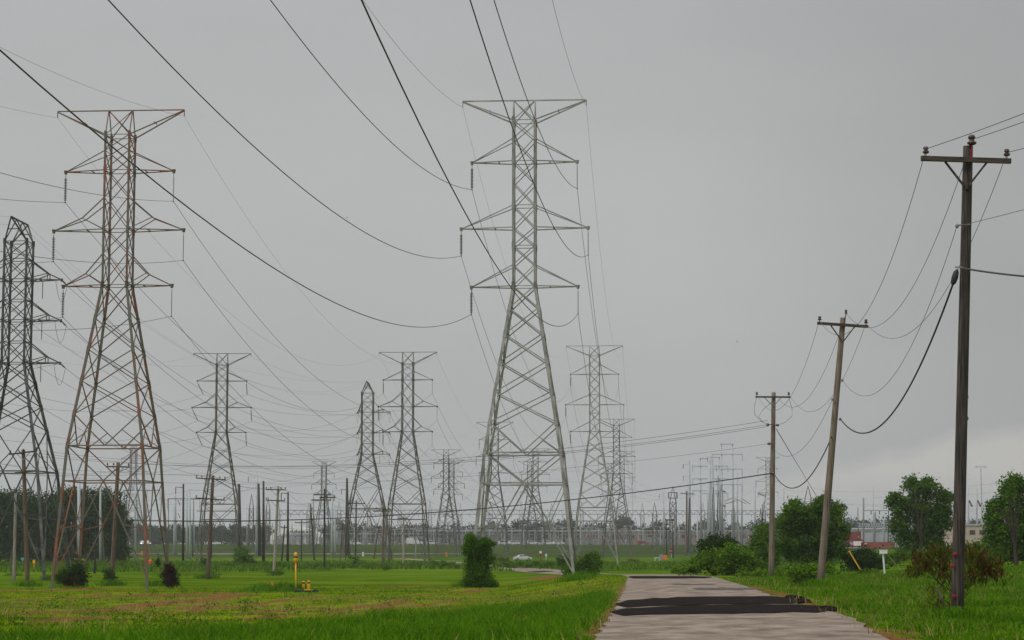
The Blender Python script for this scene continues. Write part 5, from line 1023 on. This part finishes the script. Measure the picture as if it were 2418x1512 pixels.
for k, (px0, px1, row, y) in enumerate(((330, 690, 1336, 335), (690, 1090, 1337, 330), (0, 300, 1334, 345), (1175, 1300, 1333, 300))):
    bl = [(px, row+random.uniform(-2, 3), random.uniform(9, 20), random.uniform(3, 6)) for px in np.arange(px0, px1, 17)]
    o = leafcloud(pb([b for b in bl], y, 2.5), .17, .6, None, 'rank_weeds', M['leafw']); tag(o, ('rank weeds from the rusty tower to the pale pole', 'rank weeds left of the vine column', 'rank weeds before the dark woods', 'rank weeds left of the road bend')[k], 'weeds', kind='stuff')
# ------------------------------------------------------------ thin far lines between the distant structures
def far_line(p0, r0, y0, p1, r1, y1, drop, lab, r=.022):
    wire(W(p0, r0, y0), W(p1, r1, y1), drop*((y0+y1)/2)/FP, r, lab, 'thin far lines across the distance', n=26)
FL = [(-30, 1120, 640, 606, 1113, 640, 6), (-30, 1092, 400, 502, 1124, 260, 6), (348, 1160, 640, 447, 1157, 620, 8), (378, 1175, 640, 464, 1186, 620, 8), (413, 1182, 420, 606, 1150, 440, 8), (447, 1157, 620, 735, 1142, 700, 8), (503, 1124, 240, 655, 1149, 250, 14),
      (606, 1113, 460, 795, 1131, 700, 6), (655, 1150, 250, 766, 1155, 330, 14), (657, 1182, 250, 766, 1176, 330, 12), (680, 1166, 400, 735, 1196, 760, 6), (766, 1156, 330, 841, 1184, 350, 10), (841, 1185, 350, 906, 1197, 360, 8), (906, 1200, 360, 953, 1221, 380, 5), (784, 1160, 430, 1030, 1117, 640, 8), (790, 1195, 430, 880, 1196, 700, 4), (795, 1131, 735, 1020, 1130, 690, 5), (795, 1145, 735, 1022, 1150, 690, 5),
      (1085, 1115, 690, 1215, 1110, 800, 6), (1085, 1130, 690, 1230, 1135, 800, 6), (1084, 1150, 690, 1225, 1160, 800, 6), (1300, 1110, 800, 1426, 1105, 800, 5), (1300, 1130, 800, 1426, 1135, 800, 6), (1300, 1160, 800, 1430, 1160, 800, 6), (1490, 1130, 760, 1566, 1163, 780, 5), (1490, 1150, 760, 1566, 1172, 780, 7), (1490, 1172, 760, 1640, 1170, 790, 9), (1566, 1166, 780, 1626, 1127, 800, 6), (1566, 1172, 780, 1621, 1160, 600, 8),
      (1752, 1170, 780, 1786, 1146, 820, 5), (1752, 1180, 780, 1790, 1173, 820, 5), (1835, 1147, 820, 1907, 1160, 740, 6), (1838, 1174, 820, 2020, 1190, 720, 10), (1907, 1150, 740, 2061, 1160, 700, 6), (1850, 1165, 830, 2086, 1192, 720, 10), (2061, 1162, 700, 2450, 1128, 600, 6), (2061, 1175, 700, 2450, 1150, 600, 8), (2038, 1190, 700, 2300, 1208, 700, 8), (2062, 1206, 700, 2440, 1172, 600, 10), (2130, 1206, 720, 2440, 1190, 640, 6),
      (657, 1228, 1000, 1000, 1232, 1000, 2), (1000, 1230, 1000, 1500, 1226, 1000, 3), (-20, 1180, 700, 433, 1190, 640, 8), (-20, 1195, 700, 560, 1201, 660, 8), (560, 1200, 660, 1000, 1190, 800, 8), (700, 1196, 800, 1450, 1199, 800, 6), (1240, 1182, 800, 1560, 1182, 800, 6), (30, 1150, 640, 398, 1180, 640, 12)]
for i, (a, b, c, d, e, f, g) in enumerate(FL): far_line(a, b, c, d, e, f, g, 'hair thin far power line sagging between distant poles and towers')
# three birds
for px, row, lab in ((819, 515, 'small dark bird flying left of the tallest tower'), (3045/1.6947-57, 808, 'tiny bird in the open sky left of the wooden poles')):
    c = W(px, row, 120); t = thing('bird', c, lab, 'bird'); mb = MB(); mb.tube([c+Vector((-.1, 0, 0)), c, c+Vector((.12, 0, .01))], [.01, .035, .012], 6)
    for s in (-1, 1): mb.tube([c, c+Vector((.02, s*.05, .07)), c+Vector((-.03, s*.12, .14))], [.02, .018, .004], 5)
    o = mb.build('body', M['black'], t); t.scale = (.55, .55, .55)
# ------------------------------------------------------------ haze
mb = MB(); mb.box((0, 1450, 22), (3300, 1620, 30)); hz = mb.build('haze', M['white'], None); tag(hz, kind='stuff')
hmat = bpy.data.materials.new('haze'); hmat.use_nodes = True; n = hmat.node_tree.nodes; n.clear(); o = n.new('ShaderNodeOutputMaterial'); v = n.new('ShaderNodeVolumePrincipled')
v.inputs['Color'].default_value = (.93, .95, .97, 1); v.inputs['Density'].default_value = .00012; v.inputs['Anisotropy'].default_value = .0; hmat.node_tree.links.new(v.outputs[0], o.inputs['Volume']); hz.data.materials[0] = hmat
